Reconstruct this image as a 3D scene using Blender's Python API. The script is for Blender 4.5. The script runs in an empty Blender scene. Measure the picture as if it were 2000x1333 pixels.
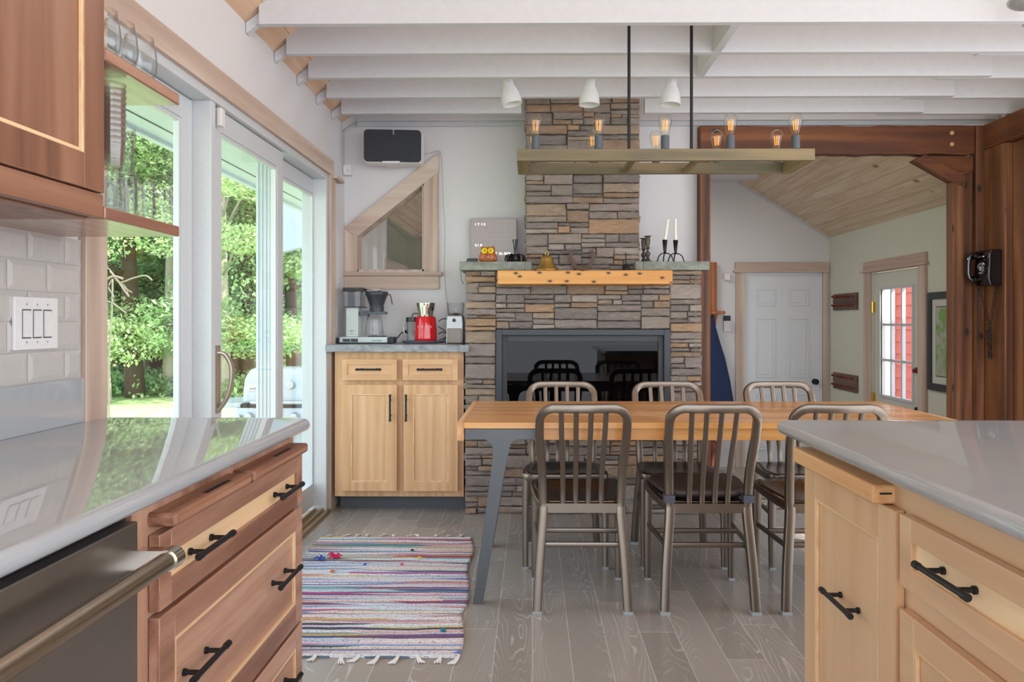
import bpy, bmesh, math, random
from mathutils import Vector, Matrix, noise as mnoise
R = math.radians
PI = math.pi
random.seed(7)
scene = bpy.context.scene
COL = scene.collection

# ------------------------------------------------------------------ camera
F_PX, VX, VY, YAW, EYE = 1480.0, 1040.0, 628.0, 0.010, 1.2
PX0 = VX - F_PX * math.tan(YAW)
cam_d = bpy.data.cameras.new('camera')
cam = bpy.data.objects.new('camera', cam_d); COL.objects.link(cam)
cam.location = (0, 0, EYE); cam.rotation_euler = (PI / 2, 0, YAW)
cam_d.sensor_width = 36.0; cam_d.lens = F_PX / 2000 * 36
cam_d.shift_x = -(PX0 - 1000) / 2000
cam_d.shift_y = (VY - 666.5) / 2000
cam_d.clip_start = 0.05; cam_d.clip_end = 300
scene.camera = cam

def X(px, Y):                      # where on the vertical plane Y a sight line of the survey lies
    t = (px - PX0) / F_PX
    return Y * (t * math.cos(YAW) - math.sin(YAW)) / (math.cos(YAW) + t * math.sin(YAW))
def Z(py, Y, x=0.0):
    zc = Y * math.cos(YAW) - x * math.sin(YAW)
    return EYE - (py - VY) * zc / F_PX
def YX(px, x):                     # depth at which a sight line meets the plane X = x
    t = (px - PX0) / F_PX
    return x * (math.cos(YAW) + t * math.sin(YAW)) / (t * math.cos(YAW) - math.sin(YAW))

# ------------------------------------------------------------------ world, sun, exposure
w = bpy.data.worlds.new('sky'); scene.world = w; w.use_nodes = True
nt = w.node_tree; nt.nodes.clear()
o_ = nt.nodes.new('ShaderNodeOutputWorld'); b_ = nt.nodes.new('ShaderNodeBackground')
tc = nt.nodes.new('ShaderNodeTexCoord'); sp = nt.nodes.new('ShaderNodeSeparateXYZ')
cr = nt.nodes.new('ShaderNodeValToRGB')
cr.color_ramp.elements[0].position = 0.40; cr.color_ramp.elements[0].color = (0.60, 0.62, 0.65, 1)
cr.color_ramp.elements[1].position = 0.80; cr.color_ramp.elements[1].color = (0.66, 0.80, 1.0, 1)
e = cr.color_ramp.elements.new(0.5); e.color = (0.90, 0.96, 1.0, 1)
mr = nt.nodes.new('ShaderNodeMapRange'); mr.inputs[1].default_value = -1; mr.inputs[2].default_value = 1
nt.links.new(tc.outputs['Generated'], sp.inputs[0]); nt.links.new(sp.outputs[2], mr.inputs[0])
nt.links.new(mr.outputs[0], cr.inputs[0]); nt.links.new(cr.outputs[0], b_.inputs[0])
b_.inputs[1].default_value = 1.9
nt.links.new(b_.outputs[0], o_.inputs[0])
def light(name, kind, loc, rot, energy, color=(1, 1, 1), **kw):
    d = bpy.data.lights.new(name, kind); d.energy = energy; d.color = color
    for k, v in kw.items(): setattr(d, k, v)
    o = bpy.data.objects.new(name, d); COL.objects.link(o); o.location = loc; o.rotation_euler = rot
    return o
sun = light('sun', 'SUN', (8, -4, 14), (0, 0, 0), 4.2, (1.0, 0.96, 0.90), angle=R(2))
sun.rotation_euler = Vector((-0.62, 0.30, -0.72)).to_track_quat('-Z', 'Y').to_euler()
scene.view_settings.view_transform = 'Standard'; scene.view_settings.look = 'None'
scene.view_settings.gamma = 1; scene.view_settings.use_curve_mapping = False
scene.view_settings.exposure = 1.18
scene.cycles.transparent_max_bounces = 48
scene.cycles.max_bounces = 10
back_fill = light('back_room_fill', 'AREA', (0.6, 6.7, 2.55), (0, 0, 0), 11, (1.0, 0.96, 0.90), size=0.8)  # unseen fill light added to brighten the back room

# ------------------------------------------------------------------ materials
def lin(h):
    h = h.lstrip('#'); v = [int(h[i:i + 2], 16) / 255 for i in (0, 2, 4)]
    return tuple(c / 12.92 if c <= 0.04045 else ((c + 0.055) / 1.055) ** 2.4 for c in v) + (1,)
class NT:
    def __init__(s, name):
        s.m = bpy.data.materials.new(name); s.m.use_nodes = True
        s.t = s.m.node_tree; s.b = s.t.nodes['Principled BSDF']; s.out = s.t.nodes['Material Output']
    def n(s, typ, **kw):
        x = s.t.nodes.new(typ)
        for k, v in kw.items(): setattr(x, k, v)
        return x
    def l(s, a, b): s.t.links.new(a, b)
    def set(s, **kw):
        for k, v in kw.items(): s.b.inputs[k.replace('_', ' ')].default_value = v
        return s
    def coords(s, scale=(1, 1, 1), rnd=3.0, rot=(0, 0, 0), isl=True):
        tc = s.n('ShaderNodeTexCoord'); mp = s.n('ShaderNodeMapping')
        mp.inputs['Scale'].default_value = scale; mp.inputs['Rotation'].default_value = rot
        oi = s.n('ShaderNodeObjectInfo'); ad = s.n('ShaderNodeVectorMath', operation='ADD')
        if isl:
            g = s.n('ShaderNodeNewGeometry'); sm = s.n('ShaderNodeMath', operation='ADD')
            s.l(oi.outputs['Random'], sm.inputs[0]); s.l(g.outputs['Random Per Island'], sm.inputs[1])
            src = sm.outputs[0]
        else: src = oi.outputs['Random']
        mu = s.n('ShaderNodeMath', operation='MULTIPLY'); mu.inputs[1].default_value = rnd * 7
        s.l(src, mu.inputs[0]); s.l(tc.outputs['Object'], ad.inputs[0]); s.l(mu.outputs[0], ad.inputs[1])
        s.l(ad.outputs[0], mp.inputs['Vector'])
        return mp.outputs[0]
    def noise(s, vec, scale, detail=3, rough=0.55, dist=0.0):
        x = s.n('ShaderNodeTexNoise'); x.inputs['Scale'].default_value = scale
        x.inputs['Detail'].default_value = detail; x.inputs['Roughness'].default_value = rough
        x.inputs['Distortion'].default_value = dist
        if vec is not None: s.l(vec, x.inputs['Vector'])
        return x.outputs['Fac']
    def ramp(s, fac, stops, interp='LINEAR'):
        r = s.n('ShaderNodeValToRGB'); cr = r.color_ramp; cr.interpolation = interp
        while len(cr.elements) < len(stops): cr.elements.new(0.5)
        for el, (p, c) in zip(cr.elements, stops):
            el.position = p; el.color = c if len(c) == 4 else tuple(c) + (1,)
        s.l(fac, r.inputs[0]); return r.outputs[0]
    def mix(s, fac, a, b, mode='MIX'):
        x = s.n('ShaderNodeMix', data_type='RGBA', blend_type=mode)
        for sock, v in ((x.inputs[0], fac), (x.inputs[6], a), (x.inputs[7], b)):
            if hasattr(v, 'is_linked') or hasattr(v, 'links'): s.l(v, sock)
            else: sock.default_value = v
        return x.outputs[2]
    def math(s, op, a, b=None):
        x = s.n('ShaderNodeMath', operation=op)
        for sock, v in zip(x.inputs, (a, b)):
            if v is None: continue
            if hasattr(v, 'links'): s.l(v, sock)
            else: sock.default_value = v
        return x.outputs[0]
    def bump(s, h, strength=0.3, dist=0.01):
        b = s.n('ShaderNodeBump'); b.inputs['Strength'].default_value = strength; b.inputs['Distance'].default_value = dist
        s.l(h, b.inputs['Height']); s.l(b.outputs[0], s.b.inputs['Normal'])
    def color(s, c): s.l(c, s.b.inputs['Base Color'])

def plain(name, c, rough=0.5, metal=0.0, emit=None, estr=0, bumpy=0, bscale=60, coat=0.0, ior=None):
    m = NT(name); m.set(Base_Color=lin(c), Roughness=rough, Metallic=metal)
    v = m.coords()
    n = m.noise(v, bscale, 3)
    a = lin(c); m.color(m.ramp(n, [(0.3, tuple(x * 0.97 for x in a[:3])), (0.7, tuple(min(1, x * 1.02) for x in a[:3]))]))
    if bumpy: m.bump(n, bumpy, 0.004)
    if coat: m.b.inputs['Coat Weight'].default_value = coat; m.b.inputs['Coat Roughness'].default_value = 0.08
    if emit: m.b.inputs['Emission Color'].default_value = lin(emit); m.b.inputs['Emission Strength'].default_value = estr
    return m.m

def wood(name, dark, mid, light_, axis='X', rough=0.42, grain=1.0, knots=0, coat=0.0, bumpy=0.12, knotc='#5a3218', kscale=3.2, con=1.0):
    m = NT(name); m.set(Roughness=rough)
    k = 0.07
    sc = {'X': (k, 1, 1), 'Y': (1, k, 1), 'Z': (1, 1, k)}[axis]
    v = m.coords(sc)
    rings = m.noise(v, 9 * grain, 3, 0.55, 1.6)
    fine = m.noise(v, 130 * grain, 2, 0.6)
    w_ = m.n('ShaderNodeTexWave', wave_type='BANDS', bands_direction={'X': 'Y', 'Y': 'X', 'Z': 'X'}[axis])
    w_.inputs['Scale'].default_value = 5 * grain; w_.inputs['Distortion'].default_value = 9
    w_.inputs['Detail'].default_value = 2; w_.inputs['Detail Scale'].default_value = 1.2
    m.l(v, w_.inputs['Vector'])
    f = m.math('ADD', m.math('MULTIPLY', rings, 0.62), m.math('MULTIPLY', w_.outputs['Fac'], 0.22))
    f = m.math('ADD', f, m.math('MULTIPLY', fine, 0.16))
    g = m.n('ShaderNodeNewGeometry')
    f = m.math('ADD', f, m.math('MULTIPLY', m.math('SUBTRACT', g.outputs['Random Per Island'], 0.5), 0.14))
    c = m.ramp(f, [(0.5 - 0.2 / con, lin(dark)), (0.5, lin(mid)), (0.5 + 0.2 / con, lin(light_))])
    if knots:
        v2 = m.coords({'X': (0.55, 1, 1), 'Y': (1, 0.55, 1), 'Z': (1, 1, 0.55)}[axis], rot={'X': (PI / 2, 0, 0), 'Y': (PI / 2, 0, PI / 2), 'Z': (PI / 2, 0, 0)}[axis])
        vo = m.n('ShaderNodeTexVoronoi', voronoi_dimensions='2D'); vo.inputs['Scale'].default_value = kscale
        m.l(v2, vo.inputs['Vector'])
        kn = m.math('LESS_THAN', vo.outputs['Distance'], 1.0)
        kf = m.ramp(vo.outputs['Distance'], [(0.0, (1, 1, 1)), (knots * 0.6, (1, 1, 1)), (knots, (0.25, 0.25, 0.25)), (knots * 1.9, (0, 0, 0))])
        c = m.mix(kf, c, lin(knotc))
    m.color(c)
    if coat: m.b.inputs['Coat Weight'].default_value = coat; m.b.inputs['Coat Roughness'].default_value = 0.15
    if bumpy: m.bump(f, bumpy, 0.006)
    return m.m

M = {}
M['wall'] = plain('white_wall_paint', '#dcd9da', 0.85, bumpy=0.05, bscale=180)
M['wall_warm'] = plain('pale_green_white_wall_paint', '#d9dccb', 0.85, bumpy=0.05, bscale=180)
M['joist'] = plain('painted_white_timber', '#cdcdd1', 0.62, bumpy=0.12, bscale=26)
M['white'] = plain('white_vinyl', '#cdd0d3', 0.38)
M['white_door'] = plain('white_door_paint', '#dfe2e6', 0.5)
M['plastic'] = plain('white_plastic', '#e2dfde', 0.4)
M['pale_x'] = wood('whitewashed_pine_x', '#b0978a', '#c6af9f', '#d6c4b5', 'X', 0.6, 0.8)
M['pale_y'] = wood('whitewashed_pine_y', '#b0978a', '#c6af9f', '#d6c4b5', 'Y', 0.6, 0.8)
M['pale_z'] = wood('whitewashed_pine_z', '#b0978a', '#c6af9f', '#d6c4b5', 'Z', 0.6, 0.8)
M['cherry_y'] = wood('reddish_brown_cabinet_wood_y', '#7f5542', '#a77a63', '#c2977e', 'Y', 0.42, 1.1, coat=0.15, con=0.95)
M['cherry_shade_y'] = wood('shade_toned_cabinet_wood_y', '#6e4634', '#8c6049', '#a2775e', 'Y', 0.45, 1.1, coat=0.1, con=0.7)  # same reddish cabinet wood, shade put into its colour for the wall cabinet
M['cherry_shade_z'] = wood('shade_toned_cabinet_wood_z', '#6e4634', '#8c6049', '#a2775e', 'Z', 0.45, 1.1, coat=0.1, con=0.7)
M['cherry_z'] = wood('reddish_brown_cabinet_wood_z', '#7f5542', '#a77a63', '#c0947b', 'Z', 0.42, 1.1, coat=0.15, con=0.95)
M['walnut_y'] = wood('walnut_board_wood', '#6e4634', '#8d5f49', '#a57a60', 'Y', 0.5, 1.2)
M['oak_x'] = wood('honey_cabinet_wood_x', '#bf9064', '#d5a87c', '#e4bf97', 'X', 0.42, 1.0, coat=0.15, con=0.55)
M['oak_y'] = wood('honey_cabinet_wood_y', '#c29a75', '#d3ad88', '#e0c09f', 'Y', 0.42, 1.0, coat=0.15, con=0.55)
M['oak_z'] = wood('honey_cabinet_wood_z', '#bf9064', '#d5a87c', '#e4bf97', 'Z', 0.42, 1.0, coat=0.15, con=0.55)
M['isl_z'] = wood('pale_island_wood_z', '#bd936c', '#cfa67f', '#ddba96', 'Z', 0.42, 1.0, coat=0.15, con=0.55)
M['shelf'] = wood('varnished_shelf_wood', '#7f5340', '#9e705a', '#b98c72', 'Y', 0.32, 1.1, coat=0.6, con=0.7, bumpy=0.02)
M['bead'] = wood('light_bead_wood', '#d0a578', '#e2bd91', '#eccfa8', 'Y', 0.45, 1.0)
M['butcher'] = wood('maple_block_wood', '#c48e5c', '#d6a474', '#e2b98c', 'Y', 0.5, 1.2)
M['mantel'] = wood('golden_sawn_pine', '#b37434', '#cf9148', '#dea862', 'X', 0.5, 0.8, knots=0.12, knotc='#4a2612', kscale=15)
M['barn_x'] = wood('old_brown_barn_timber_x', '#3f2012', '#66371b', '#865028', 'X', 0.6, 0.7, knots=0.05, bumpy=0.6, knotc='#2a150b')
M['barn_y'] = wood('old_brown_barn_timber_y', '#4a2716', '#74411f', '#96592e', 'Y', 0.6, 0.7, knots=0.05, bumpy=0.6, knotc='#2a150b')
M['barn_z'] = wood('old_brown_barn_timber_z', '#45291a', '#70452a', '#966541', 'Z', 0.6, 0.7, knots=0.05, bumpy=0.6, knotc='#2a150b')
M['light_frame'] = wood('weathered_grey_brown_wood', '#5b5643', '#786a4e', '#937f5a', 'X', 0.6, 1.0)
M['light_frame_y'] = wood('weathered_grey_brown_wood_y', '#5b5643', '#786a4e', '#937f5a', 'Y', 0.6, 1.0)
M['red_wood'] = wood('red_stained_wood', '#5c2a1e', '#7d3b29', '#93492f', 'Y', 0.5)
M['rack_wood'] = wood('weathered_dark_wood', '#4c3a33', '#68524a', '#7d675c', 'Y', 0.7)
M['orange_wood'] = wood('orange_stained_wood', '#8c4d24', '#b0672f', '#c98148', 'Z', 0.5)
M['black'] = plain('black_metal', '#2c2c2f', 0.42, 0.6)
M['black_plastic'] = plain('black_plastic', '#232327', 0.35)
M['phone_black'] = plain('glossy_black_bakelite', '#101012', 0.12, coat=0.5)
M['iron'] = plain('dark_wrought_iron', '#2e2f31', 0.4, 0.7)
M['pewter'] = plain('dull_bronze_metal', '#5a4f47', 0.45, 0.6)
M['steel_leg'] = plain('gunmetal_steel', '#5d5f62', 0.42, 0.75)
M['chair'] = plain('brushed_bronze_aluminium', '#7d7268', 0.33, 0.92)
M['chair_seat'] = plain('brushed_seat_aluminium', '#6e6259', 0.25, 0.95)
M['foot'] = plain('grey_rubber', '#9a9ea0', 0.6)
M['cushion'] = plain('dark_brown_cushion_vinyl', '#3b302f', 0.5, bumpy=0.1, bscale=20)
M['strap'] = plain('slate_blue_strap_fabric', '#4a4b59', 0.8)
M['chrome'] = plain('chrome', '#d6d3cc', 0.1, 1.0)
M['brushed'] = plain('brushed_nickel_bar', '#b7aa98', 0.22, 1.0)
M['stainless'] = plain('stainless_steel_panel', '#a8a39e', 0.30, 1.0)
M['silver'] = plain('silver_grey_metal', '#b9bbbd', 0.35, 0.5)
M['mint'] = plain('pale_mint_enamel', '#cfdcd8', 0.35)
M['red'] = plain('glossy_red_enamel', '#d3101c', 0.14, coat=0.6)
M['grey_plastic'] = plain('slate_grey_plastic', '#565f6a', 0.45)
M['smoke'] = plain('smoke_grey_plastic', '#3d4046', 0.3)
M['brass'] = plain('aged_brass', '#b39552', 0.3, 0.9)
M['gold'] = plain('polished_brass', '#d1ab4a', 0.2, 1.0)
M['rust'] = plain('rusty_iron', '#6b574c', 0.8, 0.3, bumpy=0.5, bscale=90)
M['candle'] = plain('ivory_wax', '#f1efe4', 0.5)
M['owl'] = plain('terracotta_glaze', '#b0602f', 0.4, coat=0.3)
M['yellow'] = plain('yellow_glaze', '#f0d21f', 0.4)
M['dark'] = plain('near_black', '#161616', 0.5)
M['orange'] = plain('orange_glaze', '#e0702a', 0.4)
M['grey_panel'] = plain('taupe_clock_face', '#9b918e', 0.35, 0.3)
M['letter'] = plain('pale_grey_lettering', '#b9b2af', 0.5)
M['letter_on'] = plain('lit_white_lettering', '#ffffff', 0.5, emit='#ffffff', estr=1.6)
M['text_dark'] = plain('dark_print', '#3e3f44', 0.5)
M['text_light'] = plain('light_print', '#f2ece6', 0.4)
M['toe'] = plain('dark_grey_toe_kick', '#55585d', 0.5)
M['firebox'] = plain('matte_black_firebox', '#434447', 0.6)
M['frame_grey'] = plain('charcoal_powder_coat', '#3d4045', 0.45, 0.4)
M['log'] = plain('ceramic_log', '#584539', 0.9, bumpy=0.6, bscale=30)
M['navy'] = plain('navy_cloth', '#26355c', 0.9, bumpy=0.2, bscale=50)
M['jacket_grey'] = plain('grey_speaker_cloth', '#3a3b42', 0.9, bumpy=0.3, bscale=400)
M['cable'] = plain('dark_cable_rubber', '#26282c', 0.5)
M['cable_white'] = plain('pale_cable_rubber', '#b4b2b4', 0.5)
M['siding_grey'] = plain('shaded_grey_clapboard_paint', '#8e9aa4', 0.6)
M['siding'] = plain('white_clapboard', '#ccd4da', 0.6)
M['red_siding'] = plain('red_painted_clapboard', '#b84c40', 0.6)
M['bark'] = plain('brown_bark', '#5c4a3d', 0.95, bumpy=0.8, bscale=12)
M['birch'] = plain('pale_bark', '#b5aa9a', 0.9, bumpy=0.5, bscale=12)
M['dead'] = plain('bleached_dead_wood', '#7b7264', 0.9)
M['grill'] = plain('white_grill_enamel', '#b4bcc3', 0.25, coat=0.3)
M['pink'] = plain('pink_yarn', '#e0205a', 0.9)
M['blue'] = plain('blue_yarn', '#3a5ac0', 0.9)
M['teal'] = plain('teal_yarn', '#16849c', 0.9)
M['yarn'] = plain('white_cotton_yarn', '#e9e4e0', 0.9)
M['amber_glass'] = None

# quartz worktop
m = NT('white_quartz'); m.set(Roughness=0.03, IOR=1.9)
v = m.coords(isl=False); n = m.noise(v, 6, 4); m.color(m.ramp(n, [(0.2, lin('#a6aaae')), (0.8, lin('#adb0b3'))])); M['quartz'] = m.m
# grey stone slab / counter
def slab(name, a, b, c):
    m = NT(name); m.set(Roughness=0.55); v = m.coords((1, 1, 2.0), isl=False)
    n = m.noise(v, 14, 5, 0.7, 0.6); m.color(m.ramp(n, [(0.3, lin(a)), (0.5, lin(b)), (0.7, lin(c))])); m.bump(n, 0.5, 0.01); return m.m
M['slab_green'] = slab('green_grey_slate', '#6b7068', '#81867b', '#999d92')
M['slab_grey'] = slab('pitched_grey_granite', '#74787e', '#92969b', '#abafb3')
# ledge stone
m = NT('ledge_stone'); m.set(Roughness=0.9)
g = m.n('ShaderNodeNewGeometry'); v = m.coords((1, 1, 2.2))
n1 = m.noise(v, 22, 5, 0.65, 0.8); n2 = m.noise(v, 5, 3, 0.5)
base = m.ramp(g.outputs['Random Per Island'], [(0.0, lin('#857c78')), (0.16, lin('#9a8e88')), (0.3, lin('#736c6b')), (0.42, lin('#a6917c')), (0.54, lin('#8b8280')), (0.68, lin('#9c7d62')), (0.78, lin('#ada39c')), (0.88, lin('#b58f68')), (0.95, lin('#7f7673'))], 'CONSTANT')
tint = m.ramp(n2, [(0.35, lin('#d3ccc8')), (0.65, lin('#fff6ea'))])
c = m.mix(0.75, base, tint, 'MULTIPLY')
c = m.mix(m.math('MULTIPLY', n1, 0.5), c, lin('#b9ada4'))
m.color(c); m.bump(n1, 0.9, 0.02); M['stone'] = m.m
M['mortar'] = plain('dark_joint', '#2e2a28', 0.95)
# floor planks
m = NT('grey_limed_oak_planks'); m.set(Roughness=0.2)
tc = m.n('ShaderNodeTexCoord'); mp = m.n('ShaderNodeMapping'); mp.inputs['Rotation'].default_value = (0, 0, PI / 2)
m.l(tc.outputs['Object'], mp.inputs['Vector'])
def brick(m, vec, c1, c2, cm, wdt, hgt, mortar, off=0.37, freq=2):
    b = m.n('ShaderNodeTexBrick'); b.offset = off; b.offset_frequency = freq; b.squash = 1.0
    b.inputs['Color1'].default_value = c1; b.inputs['Color2'].default_value = c2; b.inputs['Mortar'].default_value = cm
    b.inputs['Scale'].default_value = 1; b.inputs['Mortar Size'].default_value = mortar; b.inputs['Mortar Smooth'].default_value = 0.1
    b.inputs['Brick Width'].default_value = wdt; b.inputs['Row Height'].default_value = hgt; b.inputs['Bias'].default_value = 0
    m.l(vec, b.inputs['Vector']); return b
sep = m.n('ShaderNodeSeparateXYZ'); m.l(tc.outputs['Object'], sep.inputs[0])
PW, PL = 0.138, 0.85
rx = m.math('DIVIDE', sep.outputs[0], PW); row = m.math('FLOOR', rx)
wn = m.n('ShaderNodeTexWhiteNoise', noise_dimensions='1D'); m.l(row, wn.inputs['W'])
ly = m.math('ADD', m.math('DIVIDE', sep.outputs[1], PL), m.math('MULTIPLY', wn.outputs['Value'], 7.0)); cell = m.math('FLOOR', ly)
cv = m.n('ShaderNodeCombineXYZ'); m.l(row, cv.inputs[0]); m.l(cell, cv.inputs[1])
w2 = m.n('ShaderNodeTexWhiteNoise', noise_dimensions='2D'); m.l(cv.outputs[0], w2.inputs['Vector'])
def edge_(fr, wdt, k): 
    f = m.math('FRACT', fr); d = m.math('MINIMUM', f, m.math('SUBTRACT', 1.0, f)); return m.math('LESS_THAN', m.math('MULTIPLY', d, wdt), k)
gap = m.math('MAXIMUM', edge_(rx, PW, 0.0010), edge_(ly, PL, 0.0012))
m2 = m.n('ShaderNodeMapping'); m2.inputs['Scale'].default_value = (1, 0.16, 1); m.l(tc.outputs['Object'], m2.inputs['Vector'])
off = m.n('ShaderNodeVectorMath', operation='ADD'); m.l(m2.outputs[0], off.inputs[0])
sc9 = m.n('ShaderNodeVectorMath', operation='SCALE'); sc9.inputs['Scale'].default_value = 23
m.l(w2.outputs['Color'], sc9.inputs[0]); m.l(sc9.outputs[0], off.inputs[1])
gr = m.noise(off.outputs[0], 5, 2, 0.5, 0.6)
rings = m.math('ABSOLUTE', m.math('SINE', m.math('MULTIPLY', gr, 78.0)))
lines = m.ramp(rings, [(0.0, (1, 1, 1)), (0.20, (0.25, 0.25, 0.25)), (0.45, (0, 0, 0))])
fade = m.noise(off.outputs[0], 7, 2)
lines = m.math('MULTIPLY', lines, m.ramp(fade, [(0.42, (0, 0, 0)), (0.62, (1, 1, 1))]))
fine = m.noise(off.outputs[0], 190, 2)
basec = m.mix(w2.outputs['Value'], lin('#8a847d'), lin('#aba59e'))
tone = m.noise(off.outputs[0], 2.2, 2)
basec = m.mix(m.math('MULTIPLY', tone, 0.55), basec, lin('#94877a'))
basec = m.mix(m.math('MULTIPLY', fine, 0.35), basec, lin('#b3aea8'))
basec = m.mix(m.math('MULTIPLY', lines, 0.62), basec, lin('#dedad6'))
basec = m.mix(gap, basec, lin('#cfcac4'))
m.color(basec); rg = m.math('ADD', m.math('MULTIPLY', fine, 0.14), 0.12); m.l(rg, m.b.inputs['Roughness'])
M['floor'] = m.m
# pine board ceilings
def boards(name, along, width, dark, mid, light_, knots=0.06):
    m = NT(name); m.set(Roughness=0.6)
    tc = m.n('ShaderNodeTexCoord'); mp = m.n('ShaderNodeMapping')
    if along == 'Y': mp.inputs['Rotation'].default_value = (0, 0, PI / 2)
    m.l(tc.outputs['Object'], mp.inputs['Vector'])
    b = brick(m, mp.outputs[0], (0, 0, 0, 1), (1, 1, 1, 1), (0.5, 0.5, 0.5, 1), 2.6, width, 0.0025)
    m2 = m.n('ShaderNodeMapping'); m2.inputs['Scale'].default_value = (0.08, 1, 1) if along == 'X' else (1, 0.08, 1)
    m.l(tc.outputs['Object'], m2.inputs['Vector'])
    ad = m.n('ShaderNodeVectorMath', operation='ADD'); s9 = m.n('ShaderNodeVectorMath', operation='SCALE'); s9.inputs['Scale'].default_value = 9
    m.l(b.outputs['Color'], s9.inputs[0]); m.l(m2.outputs[0], ad.inputs[0]); m.l(s9.outputs[0], ad.inputs[1])
    n = m.noise(ad.outputs[0], 12, 3, 0.6, 1.2)
    c = m.ramp(n, [(0.3, lin(dark)), (0.5, lin(mid)), (0.7, lin(light_))])
    vo = m.n('ShaderNodeTexVoronoi'); vo.inputs['Scale'].default_value = 3.6
    m3 = m.n('ShaderNodeMapping'); m3.inputs['Scale'].default_value = (0.6, 1, 1) if along == 'X' else (1, 0.6, 1)
    m.l(tc.outputs['Object'], m3.inputs['Vector']); m.l(m3.outputs[0], vo.inputs['Vector'])
    k = m.ramp(vo.outputs['Distance'], [(0, (1, 1, 1)), (knots, (0.7, 0.7, 0.7)), (knots * 1.8, (0, 0, 0))])
    c = m.mix(k, c, lin('#8a5a34')); c = m.mix(b.outputs['Fac'], c, lin('#ad9676'))
    m.color(c); return m.m
M['pine'] = boards('pale_knotty_pine_boards', 'Y', 0.13, '#cbb294', '#d9c4a8', '#e5d5bf')
M['pine_left'] = boards('pink_pine_boards', 'Y', 0.14, '#cfa98c', '#dcbb9f', '#e6cbb3')
# butcher block table top
m = NT('butcher_block_tabletop'); m.set(Roughness=0.3)
tc = m.n('ShaderNodeTexCoord')
b = brick(m, tc.outputs['Object'], (0, 0, 0, 1), (1, 1, 1, 1), (0.3, 0.3, 0.3, 1), 0.55, 0.042, 0.0005)
mm = m.n('ShaderNodeMapping'); mm.inputs['Scale'].default_value = (0.07, 1, 1); m.l(tc.outputs['Object'], mm.inputs['Vector'])
ad = m.n('ShaderNodeVectorMath', operation='ADD'); s9 = m.n('ShaderNodeVectorMath', operation='SCALE'); s9.inputs['Scale'].default_value = 9
m.l(b.outputs['Color'], s9.inputs[0]); m.l(mm.outputs[0], ad.inputs[0]); m.l(s9.outputs[0], ad.inputs[1])
n = m.noise(ad.outputs[0], 22, 3, 0.6, 0.8)
f = m.math('ADD', m.math('MULTIPLY', n, 0.6), m.math('MULTIPLY', b.outputs['Color'], 0.4))
m.color(m.ramp(f, [(0.2, lin('#b97a3c')), (0.5, lin('#d89a58')), (0.8, lin('#e8b678'))]))
m.b.inputs['Coat Weight'].default_value = 0.2; M['table'] = m.m
# rug
m = NT('rag_rug_weave'); m.set(Roughness=0.95)
tc = m.n('ShaderNodeTexCoord'); wob = m.n('ShaderNodeMapping'); wob.inputs['Scale'].default_value = (1.1, 46, 1)
m.l(tc.outputs['Object'], wob.inputs['Vector'])
wv = m.noise(tc.outputs['Object'], 5, 2); cb = m.n('ShaderNodeCombineXYZ'); m.l(m.math('MULTIPLY', wv, 0.5), cb.inputs[1])
ad = m.n('ShaderNodeVectorMath', operation='ADD'); m.l(wob.outputs[0], ad.inputs[0]); m.l(cb.outputs[0], ad.inputs[1])
n1 = m.noise(ad.outputs[0], 1.0, 2, 0.9); vo = m.n('ShaderNodeTexVoronoi', voronoi_dimensions='2D'); vo.inputs['Scale'].default_value = 1.6
vo.inputs['Randomness'].default_value = 1.0; m.l(ad.outputs[0], vo.inputs['Vector'])
sx = m.n('ShaderNodeSeparateColor'); m.l(vo.outputs['Color'], sx.inputs[0])
pal = ['#e9dfe0', '#dd9a98', '#e4e2e8', '#7f92c4', '#ece6e2', '#d2606c', '#dceaf2', '#6f8696', '#f0dfca', '#e2437c', '#e9ecee', '#8fb4d4', '#7c4f68', '#f2ddd8', '#e88f66', '#dfe6ea', '#4a64a4', '#f0d0e0', '#6fb6ae', '#c0404c', '#f0ecea', '#4a5464', '#e9bcb8', '#bcd6e4', '#dcc268', '#f2e4e4']
c = m.ramp(sx.outputs[0], [(i / 26, lin(h)) for i, h in enumerate(pal)], 'CONSTANT')
wx = m.n('ShaderNodeTexWave', wave_type='BANDS', bands_direction='X'); wx.inputs['Scale'].default_value = 42; wx.inputs['Distortion'].default_value = 2.5; m.l(tc.outputs['Object'], wx.inputs['Vector'])
wy = m.n('ShaderNodeTexWave', wave_type='BANDS', bands_direction='Y'); wy.inputs['Scale'].default_value = 26; wy.inputs['Distortion'].default_value = 1.5; m.l(tc.outputs['Object'], wy.inputs['Vector'])
h = m.math('ADD', wy.outputs['Fac'], m.math('MULTIPLY', wx.outputs['Fac'], 0.5))
nf = m.noise(tc.outputs['Object'], 110, 2)
c = m.mix(m.ramp(nf, [(0.55, (0, 0, 0)), (0.68, (0.75, 0.75, 0.75))]), c, lin('#7a6f86'))
m.color(c); m.bump(h, 0.7, 0.006); M['rug'] = m.m
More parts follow.
